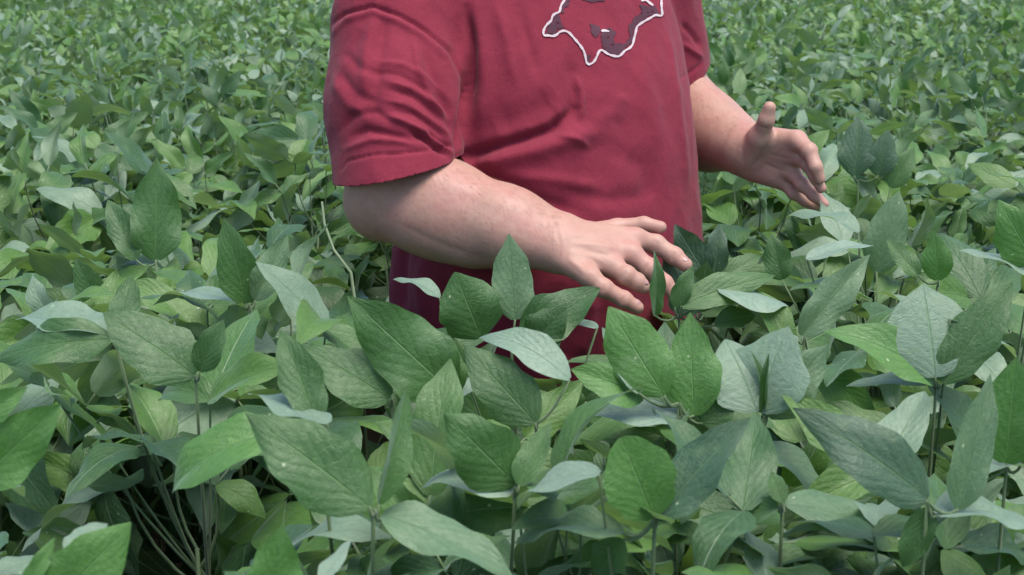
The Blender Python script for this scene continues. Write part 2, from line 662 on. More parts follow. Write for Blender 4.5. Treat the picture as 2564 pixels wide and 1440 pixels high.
near, rest = [], []
for x, y in spots:
    if not man_clear(x, y):
        continue
    if math.hypot(x, y) < 0.33:
        continue
    if -0.60 < x < -0.10 and 0.72 < y < 1.5:
        continue
    h = random.uniform(0.90, 1.08)
    if 1.0 < y < 2.3 and abs(x) < 0.345 * y + 0.2:
        lim = 1.53 - y * 0.462 if y < 1.25 else 1.55 - y * math.tan(PITCH + math.atan((skyline(x, y) - 720) / FPX))
        h = min(h - .02, lim - random.uniform(0, .05))
        if 1.18 < y < 1.80 and -0.56 < x < -0.13:
            if random.random() < .35:
                continue
            h = random.uniform(0.52, 0.66)
        if h < 0.35:
            continue
    elif -0.45 < x < 0.30 and 1.9 < y < 2.75:
        h = min(h, random.uniform(0.82, 0.88))
    (near if seen(x, y) else rest).append((x, y, h))
near.sort(key=lambda s: s[1])
N_IND = 272
rest += near[N_IND:]
near = near[:N_IND]


def zone_label(x, y, i):
    px = 1282 + FPX * x / (y * .97 + .13)
    if y < 2.2:
        if y < 1.5:
            return 'low soybean plant in deep shade at the bottom left of the field' if x < 0.0 else 'low soybean plant in shade under the tall leaves at the bottom right'
        if x < -0.25:
            return 'soybean plant filling the rows near the left edge, nearer than the man'
        if x > 0.25:
            return 'soybean plant filling the rows near the right edge, nearer than the man'
        return 'soybean plant filling in right before the man under the near hand'
    if y < 3.3:
        if x < -0.2:
            return ('green soybean plant at the left edge level with the man' if px < 350 else
                    'green soybean plant close left of the short-sleeved elbow')
        if x > 0.5:
            return ('green soybean plant just below and behind the raised open hand' if px < 2150 else
                    'green soybean plant at the right edge level with the raised hand')
        return 'soybean plant crowded close against the red-shirted man'
    far = 'far' if y > 4.6 else 'middle'
    if px < 420:
        return 'soybean plant in the %s rows along the left edge of the photo' % far
    if px < 850:
        return 'soybean plant in the %s rows just left of the red sleeve' % far
    if px < 1720:
        return 'soybean plant standing straight behind the man, mostly hidden by him'
    if px < 2150:
        return 'soybean plant in the %s rows above the raised hand' % far
    return 'soybean plant in the %s rows along the right edge of the photo' % far


protoA = [build_plant_a(s) for s in SPECS]
protoB = [build_plant_b(s) for s in SPECS_FAR]
usedA = [False] * NV
usedB = [False] * NV
for i, (x, y, h) in enumerate(near):
    k = random.randrange(NV)
    if i < 110:
        pr, us = protoA, usedA
    else:
        pr, us = protoB, usedB
    o = copy_tree(pr[k]) if us[k] else pr[k]
    us[k] = True
    o.location = (x, y, 0)
    o.rotation_euler = (0, 0, random.uniform(0, 6.28))
    o.scale = (h, h, h)
    tag(o, zone_label(x, y, i), 'plant', GRP)
for pr, us in ((protoA, usedA), (protoB, usedB)):
    for k in range(NV):
        if not us[k]:
            for ch in list(pr[k].children):
                for g in list(ch.children):
                    bpy.data.objects.remove(g)
                bpy.data.objects.remove(ch)
            bpy.data.objects.remove(pr[k])

# --------- the rest of the field: one object of kind stuff, instanced by geometry nodes
pm = bpy.data.meshes.new('soybean_field')
pm.from_pydata([(x, y, 0) for x, y, h in rest], [], [])
field = link('soybean_field', pm)
tag(field, 'dense mass of soybean plants filling the rest of the field', 'field', None, 'stuff')
hcol = bpy.data.collections.new('plant_sources')
for k, s in enumerate(SPECS_FAR):
    me = spec_to_mesh('field_plant', s[0], s[1], LEAF_XLO if k % 2 else LEAF_LO, M_LEAF_FAR)
    o = bpy.data.objects.new('field_plant', me)
    hcol.objects.link(o)
ng = bpy.data.node_groups.new('scatter', 'GeometryNodeTree')
ng.interface.new_socket('Geometry', in_out='INPUT', socket_type='NodeSocketGeometry')
ng.interface.new_socket('Geometry', in_out='OUTPUT', socket_type='NodeSocketGeometry')
gi = ng.nodes.new('NodeGroupInput')
go = ng.nodes.new('NodeGroupOutput')
iop = ng.nodes.new('GeometryNodeInstanceOnPoints')
ci = ng.nodes.new('GeometryNodeCollectionInfo')
ci.inputs['Collection'].default_value = hcol
ci.inputs['Separate Children'].default_value = True
ci.inputs['Reset Children'].default_value = True
rr = ng.nodes.new('FunctionNodeRandomValue')
rr.data_type = 'FLOAT_VECTOR'
rr.inputs[0].default_value = (0, 0, 0)
rr.inputs[1].default_value = (0, 0, 6.283)
rs = ng.nodes.new('FunctionNodeRandomValue')
rs.data_type = 'FLOAT'
rs.inputs[2].default_value = 0.90
rs.inputs[3].default_value = 1.05
rs.inputs['Seed'].default_value = 5
iop.inputs['Pick Instance'].default_value = True
ng.links.new(gi.outputs[0], iop.inputs['Points'])
ng.links.new(ci.outputs[0], iop.inputs['Instance'])
ng.links.new(rr.outputs[0], iop.inputs['Rotation'])
ng.links.new(rs.outputs[1], iop.inputs['Scale'])
ng.links.new(iop.outputs[0], go.inputs[0])
md = field.modifiers.new('scatter', 'NODES')
md.node_group = ng

# ------------------------------------------------------------------ foreground plants placed as in the photograph
# leaflet: (base px, base py, tip px, tip py, upness 0 faces the camera .. 1 faces the sky, extra options)
HERO = [
    ('dark green soybean plant pressed against the right side of the red shirt by the fingertips', [
        ((1775, 700), 2.24, [((1770, 690), (1690, 562), .05, dict(W=.62, fold=.2, c='d')),
                             ((1790, 690), (1800, 560), .1, dict(W=.55, fold=.4, c='d')),
                             ((1800, 700), (1905, 640), .45, dict(W=.5, fold=.3))]),
        ((1745, 790), 2.20, [((1745, 785), (1660, 650), .05, dict(W=.66, fold=.2, c='d')),
                             ((1755, 780), (1770, 655), .05, dict(W=.7, fold=.3)),
                             ((1760, 790), (1870, 735), .4, dict(W=.5, fold=.3))])]),
    ('dim soybean plant rising from the shade between the red shirt and the front leaves', [
        ((1250, 1010), 1.85, [((1250, 1060), (1215, 985), .1, dict(W=.6, c='g')),
                              ((1262, 1060), (1330, 985), .3, dict(W=.6, c='g')),
                              ((1240, 1010), (1120, 985), .6, dict(W=.5, c='s'))]),
        ((1450, 1000), 1.80, [((1450, 1030), (1410, 945), .1, dict(W=.6, c='g')),
                              ((1460, 1000), (1540, 940), .2, dict(W=.6, c='g'))])]),
    ('soybean plant with a broad leaf aimed left and a narrow folded one, lower left', [
        ((935, 1275), 1.12, [((925, 1268), (615, 1035), .10, dict(W=.56, fold=.18, curl=.35)),
                             ((948, 1262), (1015, 975), .05, dict(W=.40, fold=.9, curl=.2, roll=35)),
                             ((958, 1290), (1290, 1450), .65, dict(W=.45, curl=.5, dY=-.03, c='s'))]),
        ((800, 1066), 1.26, [((795, 1060), (702, 828), .12, dict(W=.50, fold=.4)),
                             ((820, 1062), (620, 985), .85, dict(W=.5, curl=.3)),
                             ((690, 1085), (432, 1235), .50, dict(W=.55, fold=.45, curl=1.3, bend0=.8, c='b'))])]),
    ('soybean plant with two broad matte green leaves rising before the hem of the red shirt', [
        ((980, 1002), 1.48, [((975, 998), (757, 868), .15, dict(W=.62, fold=.15, curl=.5))]),
        ((1140, 990), 1.50, [((1135, 985), (870, 742), .10, dict(W=.58, fold=.2, curl=.3)),
                             ((1140, 985), (1092, 838), .10, dict(W=.70, fold=.5)),
                             ((1150, 995), (1270, 905), .8, dict(W=.4))])]),
    ('soybean plant with a pale upright pointed leaf standing in front of the wrist', [
        ((1280, 835), 1.80, [((1205, 845), (1138, 682), .15, dict(W=.88, fold=.25, curl=.3)),
                             ((1290, 800), (1274, 585), .10, dict(W=.58, fold=.3, curl=.1, pale=1)),
                             ((1305, 850), (1503, 722), .15, dict(W=.60, fold=.35, curl=.3)),
                             ((1330, 860), (1420, 770), .10, dict(W=.80, fold=.3)),
                             ((1495, 822), (1355, 812), .85, dict(W=.35, curl=.7, bend0=.3)),
                             ((1100, 745), (985, 700), .9, dict(W=.45, curl=.8, bend0=.5))])]),
    ('soybean plant with a silvery arched leaf over a broad green one, below the red shirt', [
        ((1345, 1060), 1.42, [((1340, 1058), (1165, 865), .05, dict(W=.60, fold=.15, curl=.3)),
                              ((1425, 950), (1200, 846), .72, dict(W=.42, curl=1.2, bend0=.6))]),
        ((1290, 1220), 1.24, [((1290, 1212), (1112, 1035), .10, dict(W=.72, fold=.12, curl=.3)),
                              ((1285, 1236), (1055, 1226), .85, dict(W=.50, curl=1.2, bend0=.65)),
                              ((1300, 1215), (1380, 1060), .30, dict(W=.5, fold=.5))])]),
    ('soybean plant with a bright and a dark bluish leaf meeting at a point, bottom centre', [
        ((1640, 1302), 1.18, [((1636, 1296), (1555, 1095), .0, dict(W=.80, fold=.3, curl=.1, b=.6, c='b')),
                              ((1645, 1296), (1878, 1045), .40, dict(W=.50, fold=.35, curl=.25, c='d')),
                              ((1500, 1190), (1292, 1278), .85, dict(W=.62, curl=.9, bend0=.6)),
                              ((1560, 1335), (1290, 1362), .88, dict(W=.42, curl=.9, bend0=.4, c='s')),
                              ((1560, 1350), (1500, 1440), .2, dict(W=.6))])]),
    ('tall soybean plant with two big bright leaves spread upright like wings, below the near hand', [
        ((1700, 1010), 1.50, [((1662, 990), (1524, 768), .0, dict(W=.66, fold=.15, curl=.3, c='b')),
                              ((1738, 1040), (1728, 782), .0, dict(W=.64, fold=.2, curl=.2, c='b')),
                              ((1612, 992), (1430, 925), .25, dict(W=.66, fold=.5, curl=.7, bend0=.4, c='b')),
                              ((1720, 1056), (1435, 1072), .85, dict(W=.48, curl=1.0, bend0=.6)),
                              ((1600, 985), (1508, 820), .45, dict(W=.4, fold=.5, pale=1, c='p')),
                              ((1760, 1060), (1840, 985), .1, dict(W=.9))])]),
    ('soybean plant with narrow folded young leaves bunched upright between flat silvery ones', [
        ((1915, 1045), 1.50, [((1895, 1030), (1975, 818), .75, dict(W=1.0, fold=.1, curl=.4)),
                              ((1922, 1042), (2075, 862), .35, dict(W=.62, fold=.25, curl=.3, c='s')),
                              ((1908, 1040), (1880, 878), .0, dict(W=.30, fold=1.2, roll=40)),
                              ((1918, 1040), (1925, 885), .0, dict(W=.26, fold=1.2, roll=-30)),
                              ((1895, 1030), (1815, 850), .75, dict(W=.9, fold=.1)),
                              ((1880, 1112), (2110, 1262), .70, dict(W=.45, curl=.4, c='s')),
                              ((1880, 1060), (1830, 1180), .30, dict(W=.5))])]),
    ('soybean plant behind the fingertips with a slim upright leaf and a flat pale rounded one', [
        ((1700, 790), 1.92, [((1640, 790), (1638, 628), .05, dict(W=.34, fold=.7, roll=20)),
                             ((1705, 765), (1942, 690), .40, dict(W=.36, fold=.3, curl=.5)),
                             ((1790, 720), (1985, 800), .80, dict(W=.8, fold=.1, curl=.9, bend0=.4)),
                             ((1690, 770), (1735, 665), .25, dict(W=.5, fold=.3)),
                             ((1790, 815), (1890, 790), .5, dict(W=.6, curl=.8, bend0=.5))])]),
    ('soybean plant with a wide pale leaf between a long arched and an upright green one', [
        ((2345, 958), 1.60, [((2345, 955), (2063, 828), .40, dict(W=.44, fold=.35, curl=1.0, bend0=.5, c='b')),
                             ((2342, 945), (2312, 712), .68, dict(W=1.0, fold=.12, curl=.35)),
                             ((2358, 958), (2535, 708), .05, dict(W=.48, fold=.4, curl=.4)),
                             ((2338, 958), (2118, 968), .92, dict(W=.40, curl=.6, bend0=.35)),
                             ((2380, 800), (2545, 900), .80, dict(W=.35, curl=.5, bend0=.2))])]),
    ('soybean plant with one very long dark bluish leaf half lit bright green, lower right', [
        ((2322, 1255), 1.22, [((2322, 1250), (1985, 1022), .35, dict(W=.46, fold=.3, curl=.5, bend0=.1, c='d')),
                              ((2345, 1290), (2600, 1340), .80, dict(W=.5, curl=.9, bend0=.6)),
                              ((2400, 1275), (2480, 935), .15, dict(W=.34, fold=.4, curl=.3, pale=1)),
                              ((2330, 1270), (2260, 1420), .3, dict(W=.5))])]),
    ('soybean plant with broad green leaves cut off by the right edge, low in the photo', [
        ((2520, 1170), 1.30, [((2520, 1160), (2545, 895), .05, dict(W=.70, fold=.25, curl=.3, c='b')),
                              ((2430, 1190), (2640, 1200), .85, dict(W=.5, curl=.9, bend0=.6)),
                              ((2560, 1160), (2640, 960), .1, dict(W=.6))])]),
    ('slender soybean plant with a narrow silvery leaf leaning right above the pale clump', [
        ((2015, 845), 1.78, [((2008, 842), (2178, 638), .15, dict(W=.42, fold=.5, pale=1)),
                             ((2045, 925), (2192, 1045), .20, dict(W=.55, fold=.3, c='b')),
                             ((2000, 850), (1880, 900), .6, dict(W=.5))])]),
    ('soybean plant with a silvery leaf over two broad green ones near the left edge', [
        ((490, 942), 1.50, [((488, 940), (258, 782), .12, dict(W=.66, fold=.2, curl=.4)),
                            ((500, 930), (560, 800), .3, dict(W=.6, fold=.4))]),
        ((288, 845), 1.58, [((285, 840), (38, 800), .82, dict(W=.55, curl=.5, bend0=.3)),
                            ((280, 848), (-10, 900), .35, dict(W=.45, curl=.7, bend0=.5)),
                            ((300, 835), (330, 690), .2, dict(W=.6))])]),
    ('soybean plant left of the man with two upright pointed leaves above a thin pale one', [
        ((625, 765), 1.85, [((618, 760), (560, 545), .05, dict(W=.52, fold=.2, curl=.2)),
                            ((640, 752), (718, 588), .15, dict(W=.50, fold=.4, curl=.2, pale=1)),
                            ((602, 757), (382, 764), .90, dict(W=.36, curl=.7, bend0=.4)),
                            ((640, 790), (655, 850), .2, dict(W=.8)),
                            ((560, 860), (480, 960), .3, dict(W=.6))])]),
    ('soybean plant whose pointed leaf tips just rise over the bottom edge, left of centre', [
        ((680, 1540), 1.02, [((680, 1530), (706, 1312), .0, dict(W=.66, fold=.2, c='b')),
                             ((800, 1470), (880, 1352), .6, dict(W=.3)),
                             ((690, 1540), (560, 1430), .5, dict(W=.5))])]),
    ('soybean plant with a bright long leaf in the bottom left corner', [
        ((110, 1530), 1.00, [((115, 1525), (328, 1308), .0, dict(W=.62, fold=.2, c='b')),
                             ((170, 1390), (270, 1312), .75, dict(W=.7)),
                             ((60, 1480), (138, 1345), .1, dict(W=.4, fold=.5, c='b'))])]),
    ('soybean plant with bright pointed leaves coming in from the left edge', [
        ((-60, 1215), 1.14, [((-60, 1210), (152, 1012), .05, dict(W=.52, fold=.3, curl=.2, c='b')),
                             ((-60, 1060), (68, 968), .2, dict(W=.55, c='b')),
                             ((-50, 1230), (60, 1245), .8, dict(W=.5, curl=.8, bend0=.4))])]),
    ('soybean plant with a long silvery leaf arching down to the right near the bottom edge', [
        ((1960, 1262), 1.30, [((1965, 1262), (2240, 1385), .60, dict(W=.46, curl=.8, bend0=.4, c='s')),
                              ((1950, 1270), (1800, 1330), .5, dict(W=.5)),
                              ((1960, 1260), (1930, 1180), .4, dict(W=.6))])]),
    ('soybean plant right of the belly with an arched silver leaf beside upright green ones', [
        ((2150, 590), 2.20, [((2150, 582), (1968, 545), .88, dict(W=.55, curl=.9, bend0=.5)),
                             ((2195, 680), (2252, 478), .05, dict(W=.58, fold=.3, pale=1)),
                             ((1958, 700), (1932, 585), .05, dict(W=.70, fold=.3, c='g'))]),
        ((2350, 705), 2.00, [((2350, 702), (2338, 578), .0, dict(W=.68, fold=.2, c='b')),
                             ((2300, 690), (2220, 600), .3, dict(W=.5)),
                             ((2020, 650), (2190, 615), .85, dict(W=.4, curl=.5))])]),
    ('soybean plant with a bright leaf and an arched silver leaf at the right edge', [
        ((2590, 695), 1.95, [((2580, 690), (2400, 628), .82, dict(W=.45, curl=.7, bend0=.4)),
                             ((2590, 660), (2500, 500), .05, dict(W=.75, fold=.2, c='b')),
                             ((2600, 540), (2680, 420), .3, dict(W=.5))])]),
    ('soybean plant with dark bluish upright leaves beyond the fingertips of the raised hand', [
        ((2150, 450), 3.00, [((2140, 440), (2150, 290), .0, dict(W=.68, fold=.3, pale=1, c='d')),
                             ((2200, 440), (2225, 325), .0, dict(W=.72, fold=.3, pale=1, c='d')),
                             ((2230, 470), (2290, 370), .1, dict(W=.6))])]),
    ('soybean plant with a big upright matte leaf standing out of the canopy at mid left', [
        ((390, 660), 2.20, [((390, 650), (392, 395), .0, dict(W=.58, fold=.25, curl=.2)),
                            ((340, 650), (270, 500), .1, dict(W=.5, fold=.4)),
                            ((250, 770), (188, 645), .05, dict(W=.6, fold=.3)),
                            ((400, 770), (290, 640), .1, dict(W=.5))])]),
]


def hero_leaflet(base, tip, u, opt, r):
    """fit a leaflet of its own shape between two points"""
    o = dict(W=.52, fold=.3, curl=.5, bend0=.0, a=r.uniform(.52, .64), b=r.uniform(.88, 1.08), roll=0.0, pale=0)
    o.update(opt)
    if o['W'] < .8:
        o['W'] *= .90
    dist = (tip - base).length
    V, F, U = leaflet_geo(1.0, o['W'], fold=o['fold'], curl=o['curl'], wave=r.uniform(.015, .055), phase=r.uniform(0, 6), nu=18, nv=5,
                          a=o['a'], b=o['b'], twist=r.uniform(-.35, .35), bend0=o['bend0'], edge=r.uniform(0, .25))
    k = 11
    c = V[-(k // 2) - 1]                     # tip of the midrib
    chord = Vector((0, c.y, c.z))
    sc = dist / chord.length
    rot = Matrix.Rotation(-math.atan2(chord.z, chord.y), 4, 'X')
    d = (tip - base).normalized()
    view = (CAM - (base + tip) / 2).normalized()
    n = (view * (1 - u) + Vector((0, 0, 1)) * u)
    n = (n - d * n.dot(d)).normalized()
    n = Matrix.Rotation(R(o['roll'] + r.uniform(-8, 8)), 3, d) @ n
    M = frame(Vector((0, 0, 0)), d, n, sc) @ rot
    return [M @ p for p in V], F, U, o.get('c') or ('s' if o['pale'] else 'p' if u >= .6 else 'g')  # sky-facing leaflets default to the colour with painted sheen


M_HERO = {
    'g': leaf_material('leaf_matte_green', (0.037, 0.110, 0.021), (0.057, 0.148, 0.030), varied=False),
    'b': leaf_material('leaf_bright_green', (0.070, 0.190, 0.030), (0.092, 0.222, 0.042), varied=False),
    'd': leaf_material('leaf_dark_bluish', (0.040, 0.098, 0.050), (0.056, 0.122, 0.064), varied=False),
    's': leaf_material('leaf_soft_grey_green', (0.090, 0.175, 0.082), (0.120, 0.208, 0.104), varied=False),
    'p': leaf_material('leaf_sky_sheen', (0.165, 0.255, 0.175), (0.250, 0.340, 0.260), varied=False)}  # pale sheen of the sky painted into the leaf colour
hr = random.Random(11)
for label, leaves in HERO:
    pts = [P(nd[0], nd[1], Y) for nd, Y, _ in leaves]
    cx = sum(p.x for p in pts) / len(pts) + hr.uniform(-.03, .03)
    cy = sum(p.y for p in pts) / len(pts) + 0.07
    root = empty('soybean_plant', (cx, cy, 0))
    tag(root, label, 'plant', GRP)
    top = min(p.z for p in pts) - 0.24
    st = [Vector((0.01 * math.sin(5 * t), 0.01 * math.cos(4 * t), -0.02 + t * (top + .02))) for t in [i / 6 for i in range(7)]]
    v, f = tube(st, 0.0045, 0.0028, 6)
    link('stem', mesh_from('stem', v, f, [M_STEM]), root)
    for pet, lf in make_plant_spec(hr, top / 0.86, 14)[1][(11 if cx < -.05 and cy < 1.75 else 2):]:
        fill = link('leaf', mesh_from('leaf', *tube(pet, 0.0020, 0.0013, 5), [M_STEM]), root)
        for m, k in lf:
            o = link('leaflet', LEAF_HI_ME[k], fill)
            o.matrix_local = m
    for (nd, Y, lf), pnt in zip(leaves, pts):
        loc = pnt - Vector((cx, cy, 0))
        q = Vector((0, 0, top - hr.uniform(.02, .08)))
        pet = bez(q, Vector((q.x * .3 + loc.x * .7, q.y * .3 + loc.y * .7, q.z * .5 + loc.z * .5 - .03)), loc, 7)
        v, f = tube(pet, 0.0024, 0.0017, 5)
        # short stalks from the node to each leaflet
        specs = []
        for b_, t_, u, opt in lf:
            bY = Y + (hr.uniform(-.012, .012))
            base = P(b_[0], b_[1], bY)
            tip = P(t_[0], t_[1], bY + opt.get('dY', hr.uniform(-.02, .03) + 0.05 * u))
            bl = base - Vector((cx, cy, 0))
            src = loc if (bl - loc).length < 0.06 else q
            mid = (src + bl) / 2 + Vector((0, 0, -0.015 if src is loc else -0.03))
            vv, ff = tube(bez(src, mid, bl, 5), 0.0018, 0.0013, 5)
            o_ = len(v)
            v = v + vv
            f = f + [tuple(x + o_ for x in z) for z in ff]
            specs.append((base, tip, u, opt))
        deep = Y < 1.45
        for _k in range(0 if (1100 < nd[0] < 1760 and Y > 1.6) or (900 < nd[0] < 1600 and nd[1] < 1100) else 5 if deep else 2):
            end = loc + Vector((hr.uniform(-.11, .11), hr.uniform(.03, .14), hr.uniform(-.12, -.03)))
            if deep and (_k > 1 or nd[0] < 1000):      # leaves deeper in the plant, hiding its stalks
                end = loc + Vector((hr.uniform(-.13, .13), hr.uniform(-.03, .12), hr.uniform(-.30, -.13)))
            tilt, ta = hr.uniform(.1, 1.2), hr.uniform(0, 6.28)
            nrm_ = Vector((math.cos(ta) * math.sin(tilt), math.sin(ta) * math.sin(tilt) - .35, math.cos(tilt))).normalized()
            fw = Vector((hr.uniform(-1, 1), hr.uniform(-1, .6), hr.uniform(-.1, .7))).normalized()
            fw = (fw - nrm_ * fw.dot(nrm_) * .8).normalized()
            sd_ = fw.cross(nrm_).normalized()
            pt = bez(q, (q + end) / 2 + Vector((0, 0, -.03)), end, 6) + [end + fw * .02]
            ex = link('leaf', mesh_from('leaf', *tube(pt, 0.0018, 0.0012, 5), [M_STEM]), root)
            for dd, o_ in ((fw, pt[-1]), (fw * .3 + sd_, end), (fw * .3 - sd_, end)):
                dd = (dd + Vector((hr.uniform(-.2, .2), hr.uniform(-.2, .2), hr.uniform(-.3, .15)))).normalized()
                o2 = link('leaflet', LEAF_HI_ME[hr.randrange(14)], ex)
                o2.matrix_local = frame(o_, dd, nrm_, hr.uniform(.10, .135))
        leaf = link('leaf', mesh_from('leaf', v, f, [M_STEM]), root)
        for base, tip, u, opt in specs:
            V, F, U, pale = hero_leaflet(base, tip, u, opt, hr)
            me = mesh_from('leaflet', V, F, [M_HERO[pale]], uvs=U)
            link('leaflet', me, leaf, base - Vector((cx, cy, 0)))

# --------- bare curved stalks standing out of the canopy left of the man
w = [P(806, 505, 2.05), P(812, 560, 2.04), P(835, 625, 2.03), P(878, 682, 2.02)]
foot = Vector((w[-1].x + .02, w[-1].y + .03, 0))
v, f = tube([q - foot for q in w + [w[-1] + Vector((0.01, 0.01, -.10)), Vector((foot.x, foot.y, .5)), foot]], 0.0018, 0.003, 6)
tag(link('plant_stalk', mesh_from('plant_stalk', v, f, [M_STALK]), None, foot), 'bare pale curved stalk beside the near elbow', 'plant stalk')

# --------- the crop beyond: its closed canopy as a sheet out to the horizon
cv, cf = [], []
def sheet(fx, nx, ny):
    o = len(cv)
    for i in range(nx + 1):
        for j in range(ny + 1):
            x, y = fx(i / nx, j / ny)
            cv.append((x, y, 0.86 + 0.05 * noise.noise(Vector((x * .7, y * .7, 2)))))
    for i in range(nx):
        for j in range(ny):
            q = o + i * (ny + 1) + j
            cf.append((q, q + ny + 1, q + ny + 2, q + 1))


sheet(lambda u, w: ((u - .5) * 2400, 29.8 + 1400 * w ** 3), 60, 60)
for sg in (-1, 1):
    sheet(lambda u, w, sg=sg: (sg * (3.3 + 0.5 * max(31.4 * w - 1.6, 0) + 1180 * u ** 3), 31.4 * w - 1.6), 40, 40)
sheet(lambda u, w: ((u - .5) * 2400, -1.7 - 1200 * w ** 3), 60, 40)
tag(link('crop_canopy', mesh_from('crop_canopy', cv, cf, [plain('distant_crop', (0.055, 0.145, 0.045), 0.8)])),
    'closed green canopy of the crop running on to the horizon', 'field', None, 'stuff')

# ================================================================== the man
def seg(p, a, b, ra, rb):
    a = np.array(a, dtype=np.float32)
    b = np.array(b, dtype=np.float32)
    ba = b - a
    pa = p - a
    t = np.clip((pa @ ba) / float(ba @ ba), 0, 1)
    return np.linalg.norm(pa - t[:, None] * ba, axis=1) - (ra + (rb - ra) * t)


def ell(p, c, r, M=None):
    q = p - np.array(c, dtype=np.float32)
    if M is not None:
        q = q @ M
    r = np.array(r, dtype=np.float32)
    k0 = np.linalg.norm(q / r, axis=1)
    return (k0 - 1) * float(r.min())


def smin(a, b, k):
    h = np.clip(0.5 + 0.5 * (b - a) / k, 0, 1)
    return b + (a - b) * h - k * h * (1 - h)


def chain(p, pts, rads, k=0.004):
    d = None
    for i in range(len(pts) - 1):
        s = seg(p, pts[i], pts[i + 1], rads[i], rads[i + 1])
        d = s if d is None else smin(d, s, k)
    return d


def polygonise(fn, lo, hi, h, block=16):
    """sparse sampling of a distance function, surface nets, projection onto the surface"""
    lo = np.array(lo, dtype=np.float32)
    n = np.ceil((np.array(hi) - lo) / h / block).astype(int)
    dims = n * block + 1
    Fv = np.ones(dims, dtype=np.float32)
    bi = np.stack(np.meshgrid(*[np.arange(k) for k in n], indexing='ij'), -1).reshape(-1, 3)
    cen = lo + (bi + 0.5) * block * h
    fc = fn(cen.astype(np.float32))
    rad = block * h * 0.87 * 1.15 + 0.006
    ax = np.arange(block + 1)
    g = np.stack(np.meshgrid(ax, ax, ax, indexing='ij'), -1).reshape(-1, 3)
    inside = bi[fc < -rad]
    for b in inside:
        s = b * block
        Fv[s[0]:s[0] + block + 1, s[1]:s[1] + block + 1, s[2]:s[2] + block + 1] = -1
    act = bi[np.abs(fc) <= rad]
    CH = 60
    for c in range(0, len(act), CH):
        bb = act[c:c + CH]
        pts = (lo + (bb[:, None, :] * block + g[None]).reshape(-1, 3) * h).astype(np.float32)
        val = fn(pts).reshape(len(bb), block + 1, block + 1, block + 1)
        for j, b in enumerate(bb):
            s = b * block
            Fv[s[0]:s[0] + block + 1, s[1]:s[1] + block + 1, s[2]:s[2] + block + 1] = val[j]
    neg = Fv < 0
    cnt = np.zeros(np.array(dims) - 1, dtype=np.int8)
    for dx in (0, 1):
        for dy in (0, 1):
            for dz in (0, 1):
                cnt += neg[dx:dims[0] - 1 + dx, dy:dims[1] - 1 + dy, dz:dims[2] - 1 + dz]
    cells = np.argwhere((cnt > 0) & (cnt < 8))
    idx = -np.ones(cnt.shape, dtype=np.int32)
    idx[cells[:, 0], cells[:, 1], cells[:, 2]] = np.arange(len(cells))
    acc = np.zeros((len(cells), 3), dtype=np.float64)
    num = np.zeros(len(cells))
    corners = [(a, b, c) for a in (0, 1) for b in (0, 1) for c in (0, 1)]
    for ca in corners:
        for axx in range(3):
            if ca[axx] == 1:
                continue
            cb = list(ca)
            cb[axx] = 1
            fa = Fv[cells[:, 0] + ca[0], cells[:, 1] + ca[1], cells[:, 2] + ca[2]]
            fb = Fv[cells[:, 0] + cb[0], cells[:, 1] + cb[1], cells[:, 2] + cb[2]]
            m = (fa < 0) != (fb < 0)
            t = np.where(m, fa / np.where(m, fa - fb, 1), 0)
            pos = np.array(ca, dtype=np.float64)[None, :].repeat(len(cells), 0)
            pos[:, axx] += t
            acc[m] += pos[m]
            num[m] += 1
    V = (lo + (cells + acc / num[:, None]) * h).astype(np.float32)
    quads = []
    for axx in range(3):
        s0 = [slice(None)] * 3
        s1 = [slice(None)] * 3
        s0[axx] = slice(0, -1)
        s1[axx] = slice(1, None)
        na, nb = neg[tuple(s0)], neg[tuple(s1)]
        e = np.argwhere(na != nb)
        u, w = [(1, 2), (2, 0), (0, 1)][axx]
        ok = (e[:, u] > 0) & (e[:, w] > 0) & (e[:, u] < dims[u] - 1) & (e[:, w] < dims[w] - 1)
        e = e[ok]
        flip = na[e[:, 0], e[:, 1], e[:, 2]]

        def cid(du, dw):
            c = e.copy()
            c[:, u] += du
            c[:, w] += dw
            return idx[c[:, 0], c[:, 1], c[:, 2]]
        q = np.stack([cid(-1, -1), cid(0, -1), cid(0, 0), cid(-1, 0)], 1)
        q[~flip] = q[~flip][:, ::-1]
        quads.append(q)
    Q = np.concatenate(quads)
    for _ in range(2):
        f0 = fn(V)
        e = 0.0006
        grad = np.stack([fn(V + np.array(d, dtype=np.float32) * e) - f0 for d in ((1, 0, 0), (0, 1, 0), (0, 0, 1))], 1) / e
        gl = np.linalg.norm(grad, axis=1, keepdims=True) + 1e-6
        step = np.clip(f0[:, None] / gl, -h * .5, h * .5)
        V = V - (grad / gl * step).astype(np.float32) * 0.9
    return V, Q, grad / gl


def np_mesh(name, V, Q, mats, smooth=True):
    me = bpy.data.meshes.new(name)
    me.vertices.add(len(V))
    me.vertices.foreach_set('co', np.asarray(V, dtype=np.float32).ravel())
    me.loops.add(Q.size)
    me.loops.foreach_set('vertex_index', Q.astype(np.int32).ravel())
    me.polygons.add(len(Q))
    me.polygons.foreach_set('loop_start', np.arange(0, Q.size, Q.shape[1], dtype=np.int32))
    me.update(calc_edges=True)
    me.validate()
    for m in mats:
        me.materials.append(m)
    if smooth:
        me.shade_smooth()
    return me


